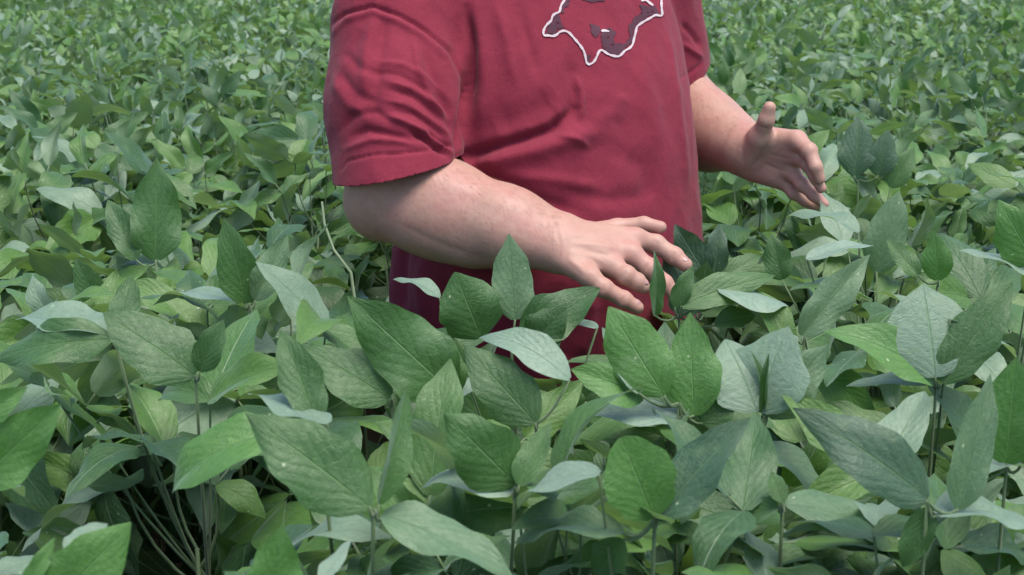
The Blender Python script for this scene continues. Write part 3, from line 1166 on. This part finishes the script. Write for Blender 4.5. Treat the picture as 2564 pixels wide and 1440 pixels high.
TH = R(33)
FF = np.array([math.sin(TH), -math.cos(TH), 0], dtype=np.float32)      # the man faces this way
RR = np.array([-math.cos(TH), -math.sin(TH), 0], dtype=np.float32)     # his right
TABLE = np.array([  # z, lateral half, fore half, forward shift
    (0.60, .270, .225, .00), (0.78, .268, .226, .008), (0.88, .270, .232, .014), (0.98, .266, .232, .022), (1.08, .257, .226, .024),
    (1.18, .247, .212, .020), (1.28, .246, .200, .012), (1.36, .240, .180, .00), (1.42, .225, .155, -.005), (1.47, .185, .125, -.01),
    (1.51, .115, .100, -.01), (1.56, .085, .085, -.005), (1.60, .08, .08, 0)])
zz = np.arange(.55, 1.65, .005)
TAB = [np.convolve(np.pad(np.interp(zz, TABLE[:, 0], TABLE[:, k]), 6, mode='edge'), np.ones(13) / 13, 'valid') for k in (1, 2, 3)]
TC = np.array([0.050, 2.52, 0], dtype=np.float32)


def torso(p, off=0.0):
    a = np.interp(p[:, 2], zz, TAB[0]) + off
    b = np.interp(p[:, 2], zz, TAB[1]) + off
    s = np.interp(p[:, 2], zz, TAB[2])
    q = p - TC
    u = q @ RR
    v = q @ FF - s
    e = 2.3
    k = (np.abs(u / a) ** e + np.abs(v / b) ** e) ** (1 / e)
    return ((k - 1) * np.minimum(a, b) * 0.9).astype(np.float32)


def PP(*a):
    return np.array(P(*a), dtype=np.float32)


S_R, E_R = PP(992, 45, 2.37), PP(980, 488, 2.27)
S_L, E_L = PP(1622, -40, 2.66), PP(1702, 322, 2.70)
W_L = PP(1866, 372, 2.50)


def culled(fn, c, rad):
    c = np.array(c, dtype=np.float32)

    def g(p):
        dd = np.linalg.norm(p - c, axis=1) - rad
        m = dd < .06
        out = dd.astype(np.float32)
        if m.any():
            out[m] = fn(p[m])
        return out
    return g


def hand_right(p):
    w = [PP(1392, 585, 2.17), PP(1392, 628, 2.14)]
    k = [PP(1590, 598, 2.175), PP(1580, 636, 2.145), PP(1536, 668, 2.115), PP(1476, 693, 2.09)]
    d = None
    for i in range(4):
        s = seg(p, w[0] * (1 - i / 3) + w[1] * (i / 3), k[i], .026, [.0165, .0165, .0155, .0145][i])
        d = s if d is None else smin(d, s, .018)
    # flesh of the back of the hand
    d = smin(d, seg(p, PP(1420, 612, 2.15), PP(1500, 635, 2.135), .028, .021), .015)
    fingers = [
        ([k[0], PP(1642, 612, 2.18), PP(1688, 641, 2.17), PP(1716, 663, 2.16)], [.0158, .0135, .0126, .0106]),
        ([k[1], PP(1624, 672, 2.135), PP(1662, 710, 2.13), PP(1688, 736, 2.125)], [.0158, .0138, .0126, .0103]),
        ([k[2], PP(1568, 690, 2.10), PP(1594, 706, 2.10), PP(1610, 718, 2.10)], [.0152, .0135, .0122, .0100]),
        ([k[3], PP(1512, 722, 2.08), PP(1562, 750, 2.08), PP(1596, 770, 2.08)], [.0148, .0124, .0113, .0092]),
    ]
    fg = None
    for pts, rd in fingers:
        s = chain(p, pts, rd, .005)
        # knuckle pads
        s = smin(s, np.linalg.norm(p - pts[1], axis=1) - rd[1] * 1.10, .004)
        s = smin(s, np.linalg.norm(p - pts[2], axis=1) - rd[2] * 1.07, .004)
        fg = s if fg is None else smin(fg, s, .0022)
    d = smin(d, fg, .007)
    th = chain(p, [PP(1450, 598, 2.19), PP(1545, 572, 2.215), PP(1612, 561, 2.21), PP(1654, 569, 2.20)], [.022, .0145, .0108, .0092], .006)
    return smin(d, th, .010)


def hand_left(p):
    w = [PP(1870, 350, 2.50), PP(1864, 398, 2.50)]
    k = [PP(1995, 352, 2.42), PP(1993, 388, 2.43), PP(1980, 428, 2.445), PP(1960, 452, 2.46)]
    d = None
    for i in range(4):
        s = seg(p, w[0] * (1 - i / 3) + w[1] * (i / 3), k[i], .027, [.0165, .0165, .0155, .0145][i])
        d = s if d is None else smin(d, s, .016)
    fingers = [
        ([k[0], PP(2026, 378, 2.385), PP(2042, 418, 2.37), PP(2052, 448, 2.37)], [.0155, .0122, .0108, .0090]),
        ([k[1], PP(2024, 412, 2.40), PP(2042, 444, 2.385), PP(2056, 471, 2.38)], [.0145, .0112, .0100, .0085]),
        ([k[2], PP(2008, 462, 2.415), PP(2038, 489, 2.40), PP(2063, 511, 2.395)], [.0140, .0108, .0098, .0082]),
        ([k[3], PP(1988, 484, 2.44), PP(2016, 503, 2.435), PP(2042, 519, 2.43)], [.0130, .0098, .0088, .0074]),
    ]
    fg = None
    for pts, rd in fingers:
        s = chain(p, pts, rd, .005)
        s = smin(s, np.linalg.norm(p - pts[1], axis=1) - rd[1] * 1.06, .004)
        fg = s if fg is None else smin(fg, s, .0008)
    d = smin(d, fg, .007)
    d = smin(d, seg(p, PP(1880, 385, 2.475), PP(1902, 345, 2.445), .026, .021), .012)     # ball of the thumb
    d = smin(d, seg(p, PP(1890, 425, 2.49), PP(1940, 440, 2.465), .020, .017), .012)      # heel of the palm
    th = chain(p, [PP(1902, 345, 2.445), PP(1919, 300, 2.42), PP(1927, 270, 2.415)], [.0175, .0126, .0102], .006)
    return smin(d, th, .009)


HC = np.array([0.055, 2.50, 1.70], dtype=np.float32) + FF * .05
HM = np.stack([RR, FF, np.array([0, 0, 1], dtype=np.float32)], 1)


def head(p):
    d = ell(p, HC + FF * .005 + [0, 0, .025], (.080, .100, .105), HM)
    d = smin(d, ell(p, HC + FF * .03 - [0, 0, .05], (.066, .075, .075), HM), .04)
    d = smin(d, seg(p, HC + FF * .093 + [0, 0, .02], HC + FF * .112 - [0, 0, .018], .010, .014), .015)
    for s in (1, -1):
        eye = HC + FF * .096 + RR * (.032 * s) + np.array([0, 0, .018], dtype=np.float32)
        d = -smin(-d, np.linalg.norm(p - eye, axis=1) - .014, .012)
        d = smin(d, ell(p, HC + RR * (.082 * s) + FF * .0 + [0, 0, .0], (.012, .02, .032), HM), .008)
    lip = seg(p, HC + FF * .100 + RR * .02 - [0, 0, .052], HC + FF * .100 - RR * .02 - [0, 0, .052], .006, .006)
    d = smin(d, lip, .008)
    neck = seg(p, np.array([.055, 2.52, 1.42]) - FF * .01, HC - FF * .015 - [0, 0, .06], .075, .068)
    return smin(d, neck, .035)


hand_right = culled(hand_right, PP(1540, 640, 2.14), .15)
hand_left = culled(hand_left, PP(1965, 400, 2.44), .15)
head = culled(head, HC - [0, 0, .06], .22)


def body(p):
    p = p.astype(np.float32)
    d = torso(p, -.040)
    d = np.maximum(np.maximum(d, 0.86 - p[:, 2]), p[:, 2] - 1.58)
    d = smin(d, head(p), .03)
    # right arm, near the camera
    arm = seg(p, S_R, E_R, .078, .066)
    fore = chain(p, [E_R, PP(1110, 520, 2.235), PP(1270, 568, 2.19)], [.066, .0685, .0560], .03)
    wr = smin(seg(p, PP(1270, 560, 2.20), PP(1400, 588, 2.17), .050, .034), seg(p, PP(1270, 578, 2.18), PP(1400, 628, 2.145), .050, .033), .02)
    ra = smin(smin(arm, fore, .022), wr, .03)
    ra = smin(ra, np.linalg.norm(p - PP(945, 520, 2.275), axis=1) - .040, .03)    # elbow
    ra = smin(ra, seg(p, PP(1060, 545, 2.23), PP(1180, 600, 2.205), .050, .040), .03)   # forearm muscle hanging
    ra = smin(ra, hand_right(p), .014)
    la = seg(p, PP(1612, -30, 2.67), E_L, .068, .064)
    la = smin(la, chain(p, [E_L, PP(1775, 335, 2.61), W_L], [.060, .060, .044], .03), .03)
    la = smin(la, seg(p, PP(1706, 222, 2.665), PP(1826, 340, 2.55), .046, .043), .02)
    la = smin(la, hand_left(p), .014)
    d = smin(d, smin(ra, la, .001), .012)
    return d.astype(np.float32)


def shirt_fn(p):
    p = p.astype(np.float32)
    d = torso(p)
    axr = chain(p, [PP(985, 55, 2.38), PP(992, 260, 2.315), PP(1005, 470, 2.255)], [.098, .104, .103], .03)
    axl = chain(p, [PP(1612, -30, 2.66), PP(1660, 250, 2.69)], [.094, .094], .03)
    d = smin(d, seg(p, np.array([.055, 2.52, 1.455]), PP(985, 35, 2.38), .070, .088), .03)
    d = smin(d, seg(p, np.array([.055, 2.52, 1.455]), PP(1610, -40, 2.66), .070, .080), .03)
    d = smin(d, axr, .014)
    d = smin(d, axl, .014)
    return d.astype(np.float32)


def dist_poly(px, py, pts):
    best = np.full(len(px), 1e9)
    along = np.zeros(len(px))
    tot = sum(math.dist(pts[i], pts[i + 1]) for i in range(len(pts) - 1))
    run = 0
    for i in range(len(pts) - 1):
        a, b = np.array(pts[i], float), np.array(pts[i + 1], float)
        ba = b - a
        L = math.hypot(*ba)
        t = np.clip(((px - a[0]) * ba[0] + (py - a[1]) * ba[1]) / L ** 2, 0, 1)
        d = np.hypot(px - a[0] - t * ba[0], py - a[1] - t * ba[1])
        m = d < best
        best[m] = d[m]
        along[m] = (run + t[m] * L) / tot
        run += L
    return best, along


man = empty('person', (0.055, 2.52, 0))
tag(man, 'heavyset man in a faded crimson short-sleeved t-shirt standing waist-deep in soybeans, both hands gesturing', 'person')
MO = np.array([0.055, 2.52, 0], dtype=np.float32)

BV, BQ, BN = polygonise(body, (-.42, 1.98, .80), (.62, 2.90, 1.86), .0026)
BL = [  # skin relief on the near arm and hand, and the raised palm: points, width px, height mm
    ([(1000, 560), (1080, 600), (1180, 640), (1260, 655)], 9, -0.9), ([(990, 590), (1080, 625), (1180, 662)], 12, 0.8),
    ([(1120, 470), (1220, 520), (1330, 575)], 34, -1.0), ([(1040, 430), (1160, 470), (1290, 520)], 22, 1.4),
    ([(890, 470), (930, 500), (960, 540)], 12, -1.5), ([(1392, 560), (1402, 610), (1398, 660)], 6, -0.9), ([(1410, 560), (1420, 615), (1412, 665)], 6, -0.7),
    ([(1430, 590), (1500, 580), (1556, 588)], 7, 1.3), ([(1435, 610), (1500, 612), (1552, 626)], 6, 1.2), ([(1430, 630), (1480, 642), (1516, 660)], 6, 1.2),
    ([(1425, 650), (1450, 668), (1466, 688)], 6, 1.0), ([(1470, 596), (1530, 600), (1560, 608)], 6, -1.1), ([(1460, 625), (1510, 636), (1545, 646)], 6, -1.1),
    ([(1440, 650), (1480, 666), (1500, 682)], 6, -1.1),
    ([(1642, 598), (1632, 628)], 3.2, -1.9), ([(1650, 602), (1640, 632)], 3.2, -1.9), ([(1690, 630), (1680, 654)], 3.2, -1.8),
    ([(1622, 660), (1606, 686)], 3.2, -1.9), ([(1666, 700), (1652, 718)], 3.2, -1.8), ([(1568, 676), (1554, 700)], 3.2, -1.8), ([(1518, 708), (1506, 734)], 3.2, -1.8),
    ([(1568, 738), (1556, 762)], 3.2, -1.7),
    ([(1880, 420), (1905, 395), (1925, 355)], 5, -1.8), ([(1925, 385), (1960, 395), (1990, 400)], 4, -1.2), ([(1915, 410), (1950, 425), (1975, 432)], 4, -1.2),
    ([(1900, 318), (1922, 322)], 3.2, -1.8), ([(1868, 330), (1858, 370), (1862, 420)], 5, -1.0)]
bx_, by_ = to_px(BV)
bvw = np.array(CAM) - BV
bvw /= np.linalg.norm(bvw, axis=1, keepdims=True)
bfac = np.clip(np.sum(bvw * BN, axis=1) / .3, 0, 1) * (BV[:, 2] > .9)
bd = np.zeros(len(BV))
for pts, w, amp in BL:
    d, al = dist_poly(bx_, by_, pts)
    fade = np.clip(al / .2, 0, 1) * np.clip((1 - al) / .2, 0, 1)
    bd += amp * .001 * np.exp(-(d / w) ** 2) * (.3 + .7 * fade)
BV = BV + BN * (bd * bfac)[:, None]
link('body', np_mesh('body', BV - MO, BQ, [M_SKIN]), man)

# ---- shirt
SV, SQ, SN = polygonise(shirt_fn, (-.42, 2.05, .66), (.50, 2.95, 1.66), .0036)
sx, sy = to_px(SV)
view = np.array(CAM) - SV
view /= np.linalg.norm(view, axis=1, keepdims=True)
facing = np.clip((np.sum(view * SN, axis=1) - .0) / .35, 0, 1)


FOLDS = [  # points, width px, height mm (minus = crease), fade at ends
    ([(1168, 20), (1180, 120), (1176, 220), (1162, 310), (1152, 385)], 12, -11),
    ([(1200, 60), (1215, 200), (1200, 320)], 18, 3),
    ([(1150, 398), (1230, 372), (1310, 350), (1385, 325), (1440, 275)], 14, -12),
    ([(1170, 425), (1260, 395), (1350, 375), (1450, 340), (1520, 330)], 24, 6),
    ([(1240, 320), (1330, 290), (1400, 240)], 40, -5),
    ([(1448, 190), (1458, 240), (1455, 300)], 8, 4),
    ([(1430, 150), (1440, 230), (1430, 290)], 16, -3),
    ([(1160, 405), (1240, 455), (1340, 505), (1460, 530)], 24, -6),
    ([(1290, 440), (1400, 450), (1500, 470)], 16, 2.5),
    ([(1380, 335), (1430, 345), (1475, 368)], 8, 2.5),
    ([(1480, 310), (1540, 280), (1560, 230)], 22, 2.5),
    ([(1530, 370), (1610, 420), (1640, 500)], 26, -2.5),
    ([(1600, 150), (1625, 260), (1650, 380)], 24, 2.5),
    ([(1672, 60), (1690, 180), (1705, 330), (1725, 470)], 10, 3),
    ([(1300, 20), (1320, 90), (1350, 190)], 14, -2.5),
    ([(1240, 0), (1270, 110), (1290, 210)], 14, 2.5),
    ([(1400, 480), (1520, 500), (1640, 490)], 20, -2),
    # shoulder seam
    ([(812, 75), (860, 34), (930, 14), (1000, 36), (1070, 78), (1130, 130), (1160, 190), (1168, 250)], 5, -3.5),
    ([(818, 95), (866, 50), (932, 28), (995, 50), (1062, 92), (1118, 145), (1146, 200)], 8, 2.5),
    # sleeve
    ([(940, 30), (918, 120), (910, 230)], 16, 3),
    ([(960, 40), (950, 130), (935, 260)], 18, -3),
    ([(1035, 90), (1050, 180), (1090, 260), (1120, 330)], 9, 3),
    ([(1060, 110), (1085, 190), (1120, 270), (1135, 330)], 10, -3),
    ([(960, 285), (1010, 305), (1060, 330), (1110, 365), (1140, 385)], 8, 5),
    ([(1030, 330), (1065, 345), (1100, 370), (1125, 385)], 8, -7),
    ([(1070, 330), (1100, 350), (1140, 370)], 6, -5),
    ([(880, 340), (920, 325), (970, 335), (1040, 352)], 9, -3.5),
    ([(860, 372), (930, 350), (1000, 352), (1050, 362)], 8, 2.5),
    ([(850, 330), (880, 290), (940, 280), (990, 300)], 10, -2.5),
    ([(960, 200), (1030, 220), (1090, 260), (1130, 300)], 7, 2.5),
    ([(970, 225), (1035, 242), (1090, 282), (1130, 320)], 7, -2.5),
    ([(960, 250), (1020, 262), (1080, 300), (1130, 340)], 6, 2.2),
    ([(985, 275), (1035, 285), (1085, 318), (1125, 352)], 6, -2.2),
    ([(940, 150), (1010, 160), (1080, 200), (1130, 250)], 8, 2.0),
    ([(930, 175), (1000, 186), (1070, 225), (1125, 275)], 8, -2.0),
    ([(860, 130), (900, 170), (960, 190)], 12, -2),
    ([(835, 200), (870, 260), (930, 300)], 14, 2.2),
    ([(850, 180), (890, 235), (950, 262)], 12, -2.0),
    # hem stitching of the near sleeve
    ([(848, 428), (866, 402), (930, 388), (1000, 384), (1070, 376), (1130, 362)], 3.5, -1.8),
    # left sleeve
    ([(1710, 60), (1740, 90), (1758, 120)], 8, -3),
    ([(1712, 110), (1740, 130), (1762, 145)], 6, 3),
    ([(1706, 196), (1735, 178), (1762, 156)], 4, -2),
    # low part seen under the arm
    ([(985, 600), (975, 680), (980, 760)], 14, 5),
    ([(1010, 610), (1005, 700), (1010, 780)], 12, -5),
    ([(1060, 640), (1050, 720), (1060, 800)], 18, 4),
    ([(1120, 680), (1110, 800), (1130, 900)], 16, -4),
    ([(1180, 700), (1170, 860), (1190, 960)], 20, 4),
    ([(1440, 760), (1430, 840), (1410, 920)], 20, -4),
    ([(1490, 740), (1480, 820), (1450, 900)], 14, 4),
]
disp = np.zeros(len(SV))
for pts, w, amp in FOLDS:
    d, al = dist_poly(sx, sy, pts)
    fade = np.clip(al / .18, 0, 1) * np.clip((1 - al) / .18, 0, 1)
    disp += amp * .0017 * np.exp(-(d / w) ** 2) * (0.25 + .75 * fade) * (d < w * 3)
disp *= facing
# all-over softness of the cloth
def vnoise(V, s, seed):
    out = np.empty(len(V))
    for i, v in enumerate(V):
        out[i] = noise.noise(Vector((v[0] * s + seed, v[1] * s, v[2] * s * .6)))
    return out


disp += vnoise(SV, 13.0, 3.1) * .0045 - np.abs(vnoise(SV, 20.0, 9.7)) * .0035 - np.abs(vnoise(SV, 47.0, 2.7)) * .0008
SV2 = SV + SN * disp[:, None]
sme = np_mesh('t_shirt', SV2 - MO, SQ, [M_SHIRT])
bm = bmesh.new()
bm.from_mesh(sme)


def cut(bm, co, no, sel):
    co = Vector(co) - Vector(MO)
    no = Vector(no).normalized()
    fs = [f for f in bm.faces if sel(f.calc_center_median() + Vector(MO))]
    ed = set(e for f in fs for e in f.edges)
    vs = set(v for f in fs for v in f.verts)
    bmesh.ops.bisect_plane(bm, geom=list(vs) + list(ed) + fs, plane_co=co, plane_no=no, dist=1e-6)
    kill = [f for f in bm.faces if (f.calc_center_median() - co).dot(no) > 0 and sel(f.calc_center_median() + Vector(MO))]
    bmesh.ops.delete(bm, geom=kill, context='FACES')


# near sleeve opening
hl, hrr = P(852, 452, 2.26), P(1140, 392, 2.26)
nrm = Vector((hrr - hl)).cross(Vector((0, 1, 0.0)))
if nrm.z > 0:
    nrm = -nrm
axp = Vector(PP(992, 260, 2.315))
cut(bm, hl, nrm, lambda c: (c - Vector(PP(1005, 440, 2.255))).length < .16 and seg(np.array([c], dtype=np.float32), PP(992, 260, 2.315), PP(1005, 470, 2.255), 0, 0)[0] < .118 and torso(np.array([c], dtype=np.float32))[0] > .012)
# far sleeve opening
fl, fr = P(1705, 222, 2.66), P(1768, 172, 2.66)
nrm2 = (fr - fl).cross(Vector((0, 1, .1)))
if nrm2.z > 0:
    nrm2 = -nrm2
cut(bm, fl, nrm2, lambda c: (c - Vector(PP(1650, 240, 2.69))).length < .17 and torso(np.array([c], dtype=np.float32))[0] > .004)
# hem and neck
cut(bm, (0, 0, .765), (0, 0, -1), lambda c: c.z < .85)
cut(bm, (0.055, 2.52, 1.53), Vector((FF[0] * .35, FF[1] * .35, 1)), lambda c: c.z > 1.40)
bm.to_mesh(sme)
bm.free()
sme.shade_smooth()
shirt = link('t_shirt', sme, man)
so = shirt.modifiers.new('thickness', 'SOLIDIFY')
so.thickness = .0022
so.offset = -1

# ---- printed emblem: laid on the cloth, real size and place
tree = BVHTree.FromPolygons([tuple(v) for v in SV2], [tuple(q) for q in SQ])


def on_shirt(px, py, lift):
    d = (P(px, py, 3.0) - CAM).normalized()
    hit, nn, _, _ = tree.ray_cast(CAM, d)
    if hit is None:
        return None
    if nn.dot(d) > 0:
        nn = -nn
    return hit + nn * lift


def print_patch(x0, x1, y0, y1, step, inside, lift):
    nx = int((x1 - x0) / step) + 1
    ny = int((y1 - y0) / step) + 1
    cells = []
    need = {}
    V, F = [], []
    for i in range(nx):
        for j in range(ny):
            cx, cy = x0 + (i + .5) * step, y0 + (j + .5) * step
            if not inside(cx, cy):
                continue
            q = []
            for a, b in ((i, j), (i, j + 1), (i + 1, j + 1), (i + 1, j)):
                if (a, b) not in need:
                    h = on_shirt(x0 + a * step, y0 + b * step, lift)
                    need[(a, b)] = len(V) if h is not None else None
                    if h is not None:
                        V.append(h - Vector(MO))
                q.append(need[(a, b)])
            if None not in q:
                F.append(q)
    return V, F


def ribbon(lines, width, lift, name, mat, parent):
    V, F = [], []
    for ln in lines:
        # resample with rounding
        pts = []
        for i in range(len(ln) - 1):
            n = max(2, int(math.dist(ln[i], ln[i + 1]) / 3))
            for k in range(n):
                t = k / n
                pts.append((ln[i][0] * (1 - t) + ln[i + 1][0] * t, ln[i][1] * (1 - t) + ln[i + 1][1] * t))
        pts.append(ln[-1])
        pts = np.array(pts)
        for _ in range(3):
            pts[1:-1] = pts[1:-1] * .5 + (pts[:-2] + pts[2:]) * .25
        o = len(V)
        ok = []
        for i in range(len(pts)):
            t = pts[min(i + 1, len(pts) - 1)] - pts[max(i - 1, 0)]
            t = t / (np.linalg.norm(t) + 1e-9)
            nn = np.array([-t[1], t[0]])
            w = width * (1 + .18 * math.sin(i * .9) + .1 * math.sin(i * 2.3)) / 2
            if i in (0, len(pts) - 1):
                w *= .5
            for s in (-1, 0, 1):
                h = on_shirt(pts[i][0] + nn[0] * w * s, pts[i][1] + nn[1] * w * s, lift)
                if h is None:
                    h = on_shirt(pts[i][0], pts[i][1], lift) or P(pts[i][0], pts[i][1], 2.3)
                V.append(h - Vector(MO))
        for i in range(len(pts) - 1):
            for s in (0, 1):
                a = o + i * 3 + s
                F.append((a, a + 1, a + 4, a + 3))
    return link(name, mesh_from(name, V, F, [mat]), parent)


OUT = [(1424, -16), (1412, 2), (1403, 14), (1400, 32), (1390, 34), (1382, 40), (1380, 54), (1372, 58), (1364, 68), (1359, 80), (1360, 90), (1372, 89),
       (1384, 92), (1394, 88), (1400, 80), (1412, 77), (1424, 82), (1436, 96), (1450, 112), (1461, 128), (1465, 142), (1467, 158), (1473, 163), (1484, 158), (1491, 148),
       (1497, 132), (1503, 124), (1512, 130), (1522, 137), (1535, 141), (1548, 143), (1556, 136), (1563, 127), (1575, 122), (1583, 112),
       (1586, 98), (1590, 82), (1592, 68), (1602, 60), (1616, 52), (1630, 44), (1640, 37), (1650, 41), (1657, 40), (1655, 26), (1654, 8), (1655, -16)]
POLY = OUT + [(1655, -16), (1424, -16)]


def in_poly(x, y, poly):
    c = False
    n = len(poly)
    j = n - 1
    for i in range(n):
        xi, yi = poly[i]
        xj, yj = poly[j]
        if (yi > y) != (yj > y) and x < (xj - xi) * (y - yi) / (yj - yi) + xi:
            c = not c
        j = i
    return c


DARK = [[(1366, 86), (1372, 64), (1384, 58), (1386, 42), (1402, 38), (1406, 62), (1416, 72), (1398, 76), (1390, 86)],
        [(1504, 82), (1528, 70), (1540, 82), (1534, 98), (1540, 112), (1556, 108), (1574, 100), (1576, 60), (1584, 48), (1610, 30), (1600, 14), (1640, 16), (1650, 34), (1630, 40),
         (1592, 62), (1586, 86), (1582, 108), (1560, 124), (1550, 138), (1532, 136), (1514, 126), (1505, 112)],
        [(1466, 150), (1470, 140), (1482, 140), (1480, 154), (1472, 160)],
        [(1404, 20), (1412, 6), (1424, -10), (1432, -10), (1420, 12), (1412, 34), (1405, 34)],
        [(1476, 60), (1500, 66), (1500, 90), (1482, 92)],
        [(1450, -14), (1520, -14), (1512, 4), (1480, 6), (1455, 0)]]


def dark_in(x, y):
    if not in_poly(x, y, POLY):
        return False
    g = noise.noise(Vector((x * .06, y * .06, 1.0))) * 8
    g2 = noise.noise(Vector((x * .11, y * .11, 5.0)))
    if g2 > .52:
        return False
    return any(in_poly(x + g, y + g * .6, q) for q in DARK)


V, F = print_patch(1355, 1662, -16, 165, 2.0, dark_in, .0012)
emblem = link('emblem_print', mesh_from('emblem_print', V, F, [M_PRINT_D]), shirt)
ribbon([OUT, [(1504, 78), (1514, 77), (1524, 80)], [(1604, 4), (1612, -2), (1622, 6), (1634, 15)], [(1610, -14), (1613, 4)]], 5.4, .0018,
       'emblem_outline', M_PRINT_W, shirt)


# ---- fingernails of the near hand, arm hair, head hair, eyes, jeans, boots
def small_ell(name, c, r, M, mat, parent, seg_=12):
    bm = bmesh.new()
    bmesh.ops.create_uvsphere(bm, u_segments=seg_, v_segments=seg_ // 2 + 1, radius=1)
    me = bpy.data.meshes.new(name)
    for v in bm.verts:
        q = M @ Vector((v.co.x * r[0], v.co.y * r[1], v.co.z * r[2]))
        v.co = Vector(c) + q - Vector(MO)
    bm.to_mesh(me)
    bm.free()
    me.materials.append(mat)
    me.shade_smooth()
    return link(name, me, parent)


body_o = [o for o in man.children if o.name.startswith('body')][0]
btree = BVHTree.FromPolygons([tuple(v) for v in BV], [tuple(q) for q in BQ])
for (tx, ty, ty_Y), (jx, jy, jY) in (((1714, 657, 2.16), (1682, 636, 2.17)), ((1686, 731, 2.125), (1658, 704, 2.13)),
                                     ((1608, 713, 2.10), (1590, 700, 2.10)), ((1592, 763, 2.08), (1562, 746, 2.08))):
    tip, jt = P(tx, ty, ty_Y), P(jx, jy, jY)
    d = (tip - jt).normalized()
    upv = Vector((0, -.55, .85))
    n = (upv - d * upv.dot(d)).normalized()
    hit, hn, _, _ = btree.ray_cast(tip + n * .05, -n)
    if hit is None:
        continue
    x = d.cross(n)
    M = Matrix((x, d, n)).transposed()
    small_ell('fingernail', hit - n * .0012 - d * .001, (.0052, .0066, .0018), M, M_NAIL, body_o)

# arm hair: fine strands on both forearms
hv, hf = [], []
fx, fy = to_px(BV)
bview = np.array(CAM) - BV
bview /= np.linalg.norm(bview, axis=1, keepdims=True)
m1 = (fx > 900) & (fx < 1400) & (fy > 380) & (fy < 720) & (BV[:, 1] < 2.36)
m2 = (fx > 1725) & (fx < 1850) & (fy > 180) & (fy < 440) & (BV[:, 1] > 2.4) & (BV[:, 0] > .25)
cand = np.nonzero(m1 | m2)[0]
RNG.shuffle(cand)
ax1 = np.array(P(1400, 600, 2.15)) - np.array(P(1000, 500, 2.25))
ax1 /= np.linalg.norm(ax1)
for i in cand[:6500]:
    p = Vector(BV[i])
    n = Vector(BN[i])
    t = Vector(ax1) + Vector((0, 0, -.7)) + Vector(RNG.uniform(-.5, .5, 3))
    t = (t - n * t.dot(n)).normalized()
    L = RNG.uniform(.007, .013)
    s = n.cross(t) * .00011
    a = p
    b = p + t * L * .55 + n * L * .28
    c = p + t * L + n * L * .25
    o = len(hv)
    hv += [a - s - Vector(MO), a + s - Vector(MO), b + s * .8 - Vector(MO), b - s * .8 - Vector(MO), c - Vector(MO)]
    hf += [(o, o + 1, o + 2, o + 3), (o + 3, o + 2, o + 4)]
ho = link('arm_hair', mesh_from('arm_hair', hv, hf, [M_ARMHAIR], smooth=False), body_o)
ho['kind'] = 'stuff'

def hair_fn(p):
    d = ell(p, HC + [0, 0, .032] - FF * .006, (.088, .104, .108), HM)
    cutp = (p - HC) @ FF - .055 + (HC[2] + .05 - p[:, 2]) * .9
    return np.maximum(np.maximum(d, cutp * .6), HC[2] - .05 - p[:, 2]).astype(np.float32)


hV, hQ, _ = polygonise(hair_fn, HC - .16, HC + .18, .006, 8)
link('hair', np_mesh('hair', hV - MO, hQ, [M_HAIR]), man)
for s in (1, -1):
    small_ell('iris', HC + FF * .0925 + RR * (.031 * s) + np.array([0, 0, .017], dtype=np.float32), (.0048, .0048, .0052), Matrix.Identity(3), M_HAIR, body_o)
    small_ell('eye', HC + FF * .083 + RR * (.032 * s) + np.array([0, 0, .018], dtype=np.float32), (.0105, .0105, .0095), Matrix.Identity(3), M_EYE, body_o)


def jeans_fn(p):
    c = TC
    d = None
    hip = ell(p, TC + [0, 0, .93], (.245, .205, .16), HM)
    for s in (1, -1):
        hipj = TC + RR * .12 * s + [0, 0, .88]
        kn = TC + RR * .14 * s + FF * .03 + [0, 0, .48]
        an = TC + RR * .155 * s + [0, 0, .09]
        l = smin(seg(p, hipj, kn, .115, .085), seg(p, kn, an, .085, .068), .03)
        d = l if d is None else smin(d, l, .01)
    d = smin(d, hip, .05)
    return np.maximum(d, .075 - p[:, 2]).astype(np.float32)


jV, jQ, _ = polygonise(jeans_fn, TC + [-.36, -.30, .0], TC + [.36, .30, 1.12], .010, 8)
link('jeans', np_mesh('jeans', jV - MO, jQ, [M_JEANS]), man)
for s in (1, -1):
    def boot_fn(p, s=s):
        an = TC + RR * .155 * s
        d = seg(p, an + [0, 0, .12], an + [0, 0, .05], .055, .052)
        d = smin(d, seg(p, an + FF * -.02 + [0, 0, .045], an + FF * .17 + [0, 0, .035], .045, .042), .02)
        return np.maximum(d, -.0 - p[:, 2] + .002).astype(np.float32)
    o_ = TC + RR * .155 * s
    bV, bQ, _ = polygonise(boot_fn, o_ + [-.22, -.26, -.02], o_ + [.24, .22, .2], .007, 8)
    link('boot', np_mesh('boot', bV - MO, bQ, [M_BOOT]), man)
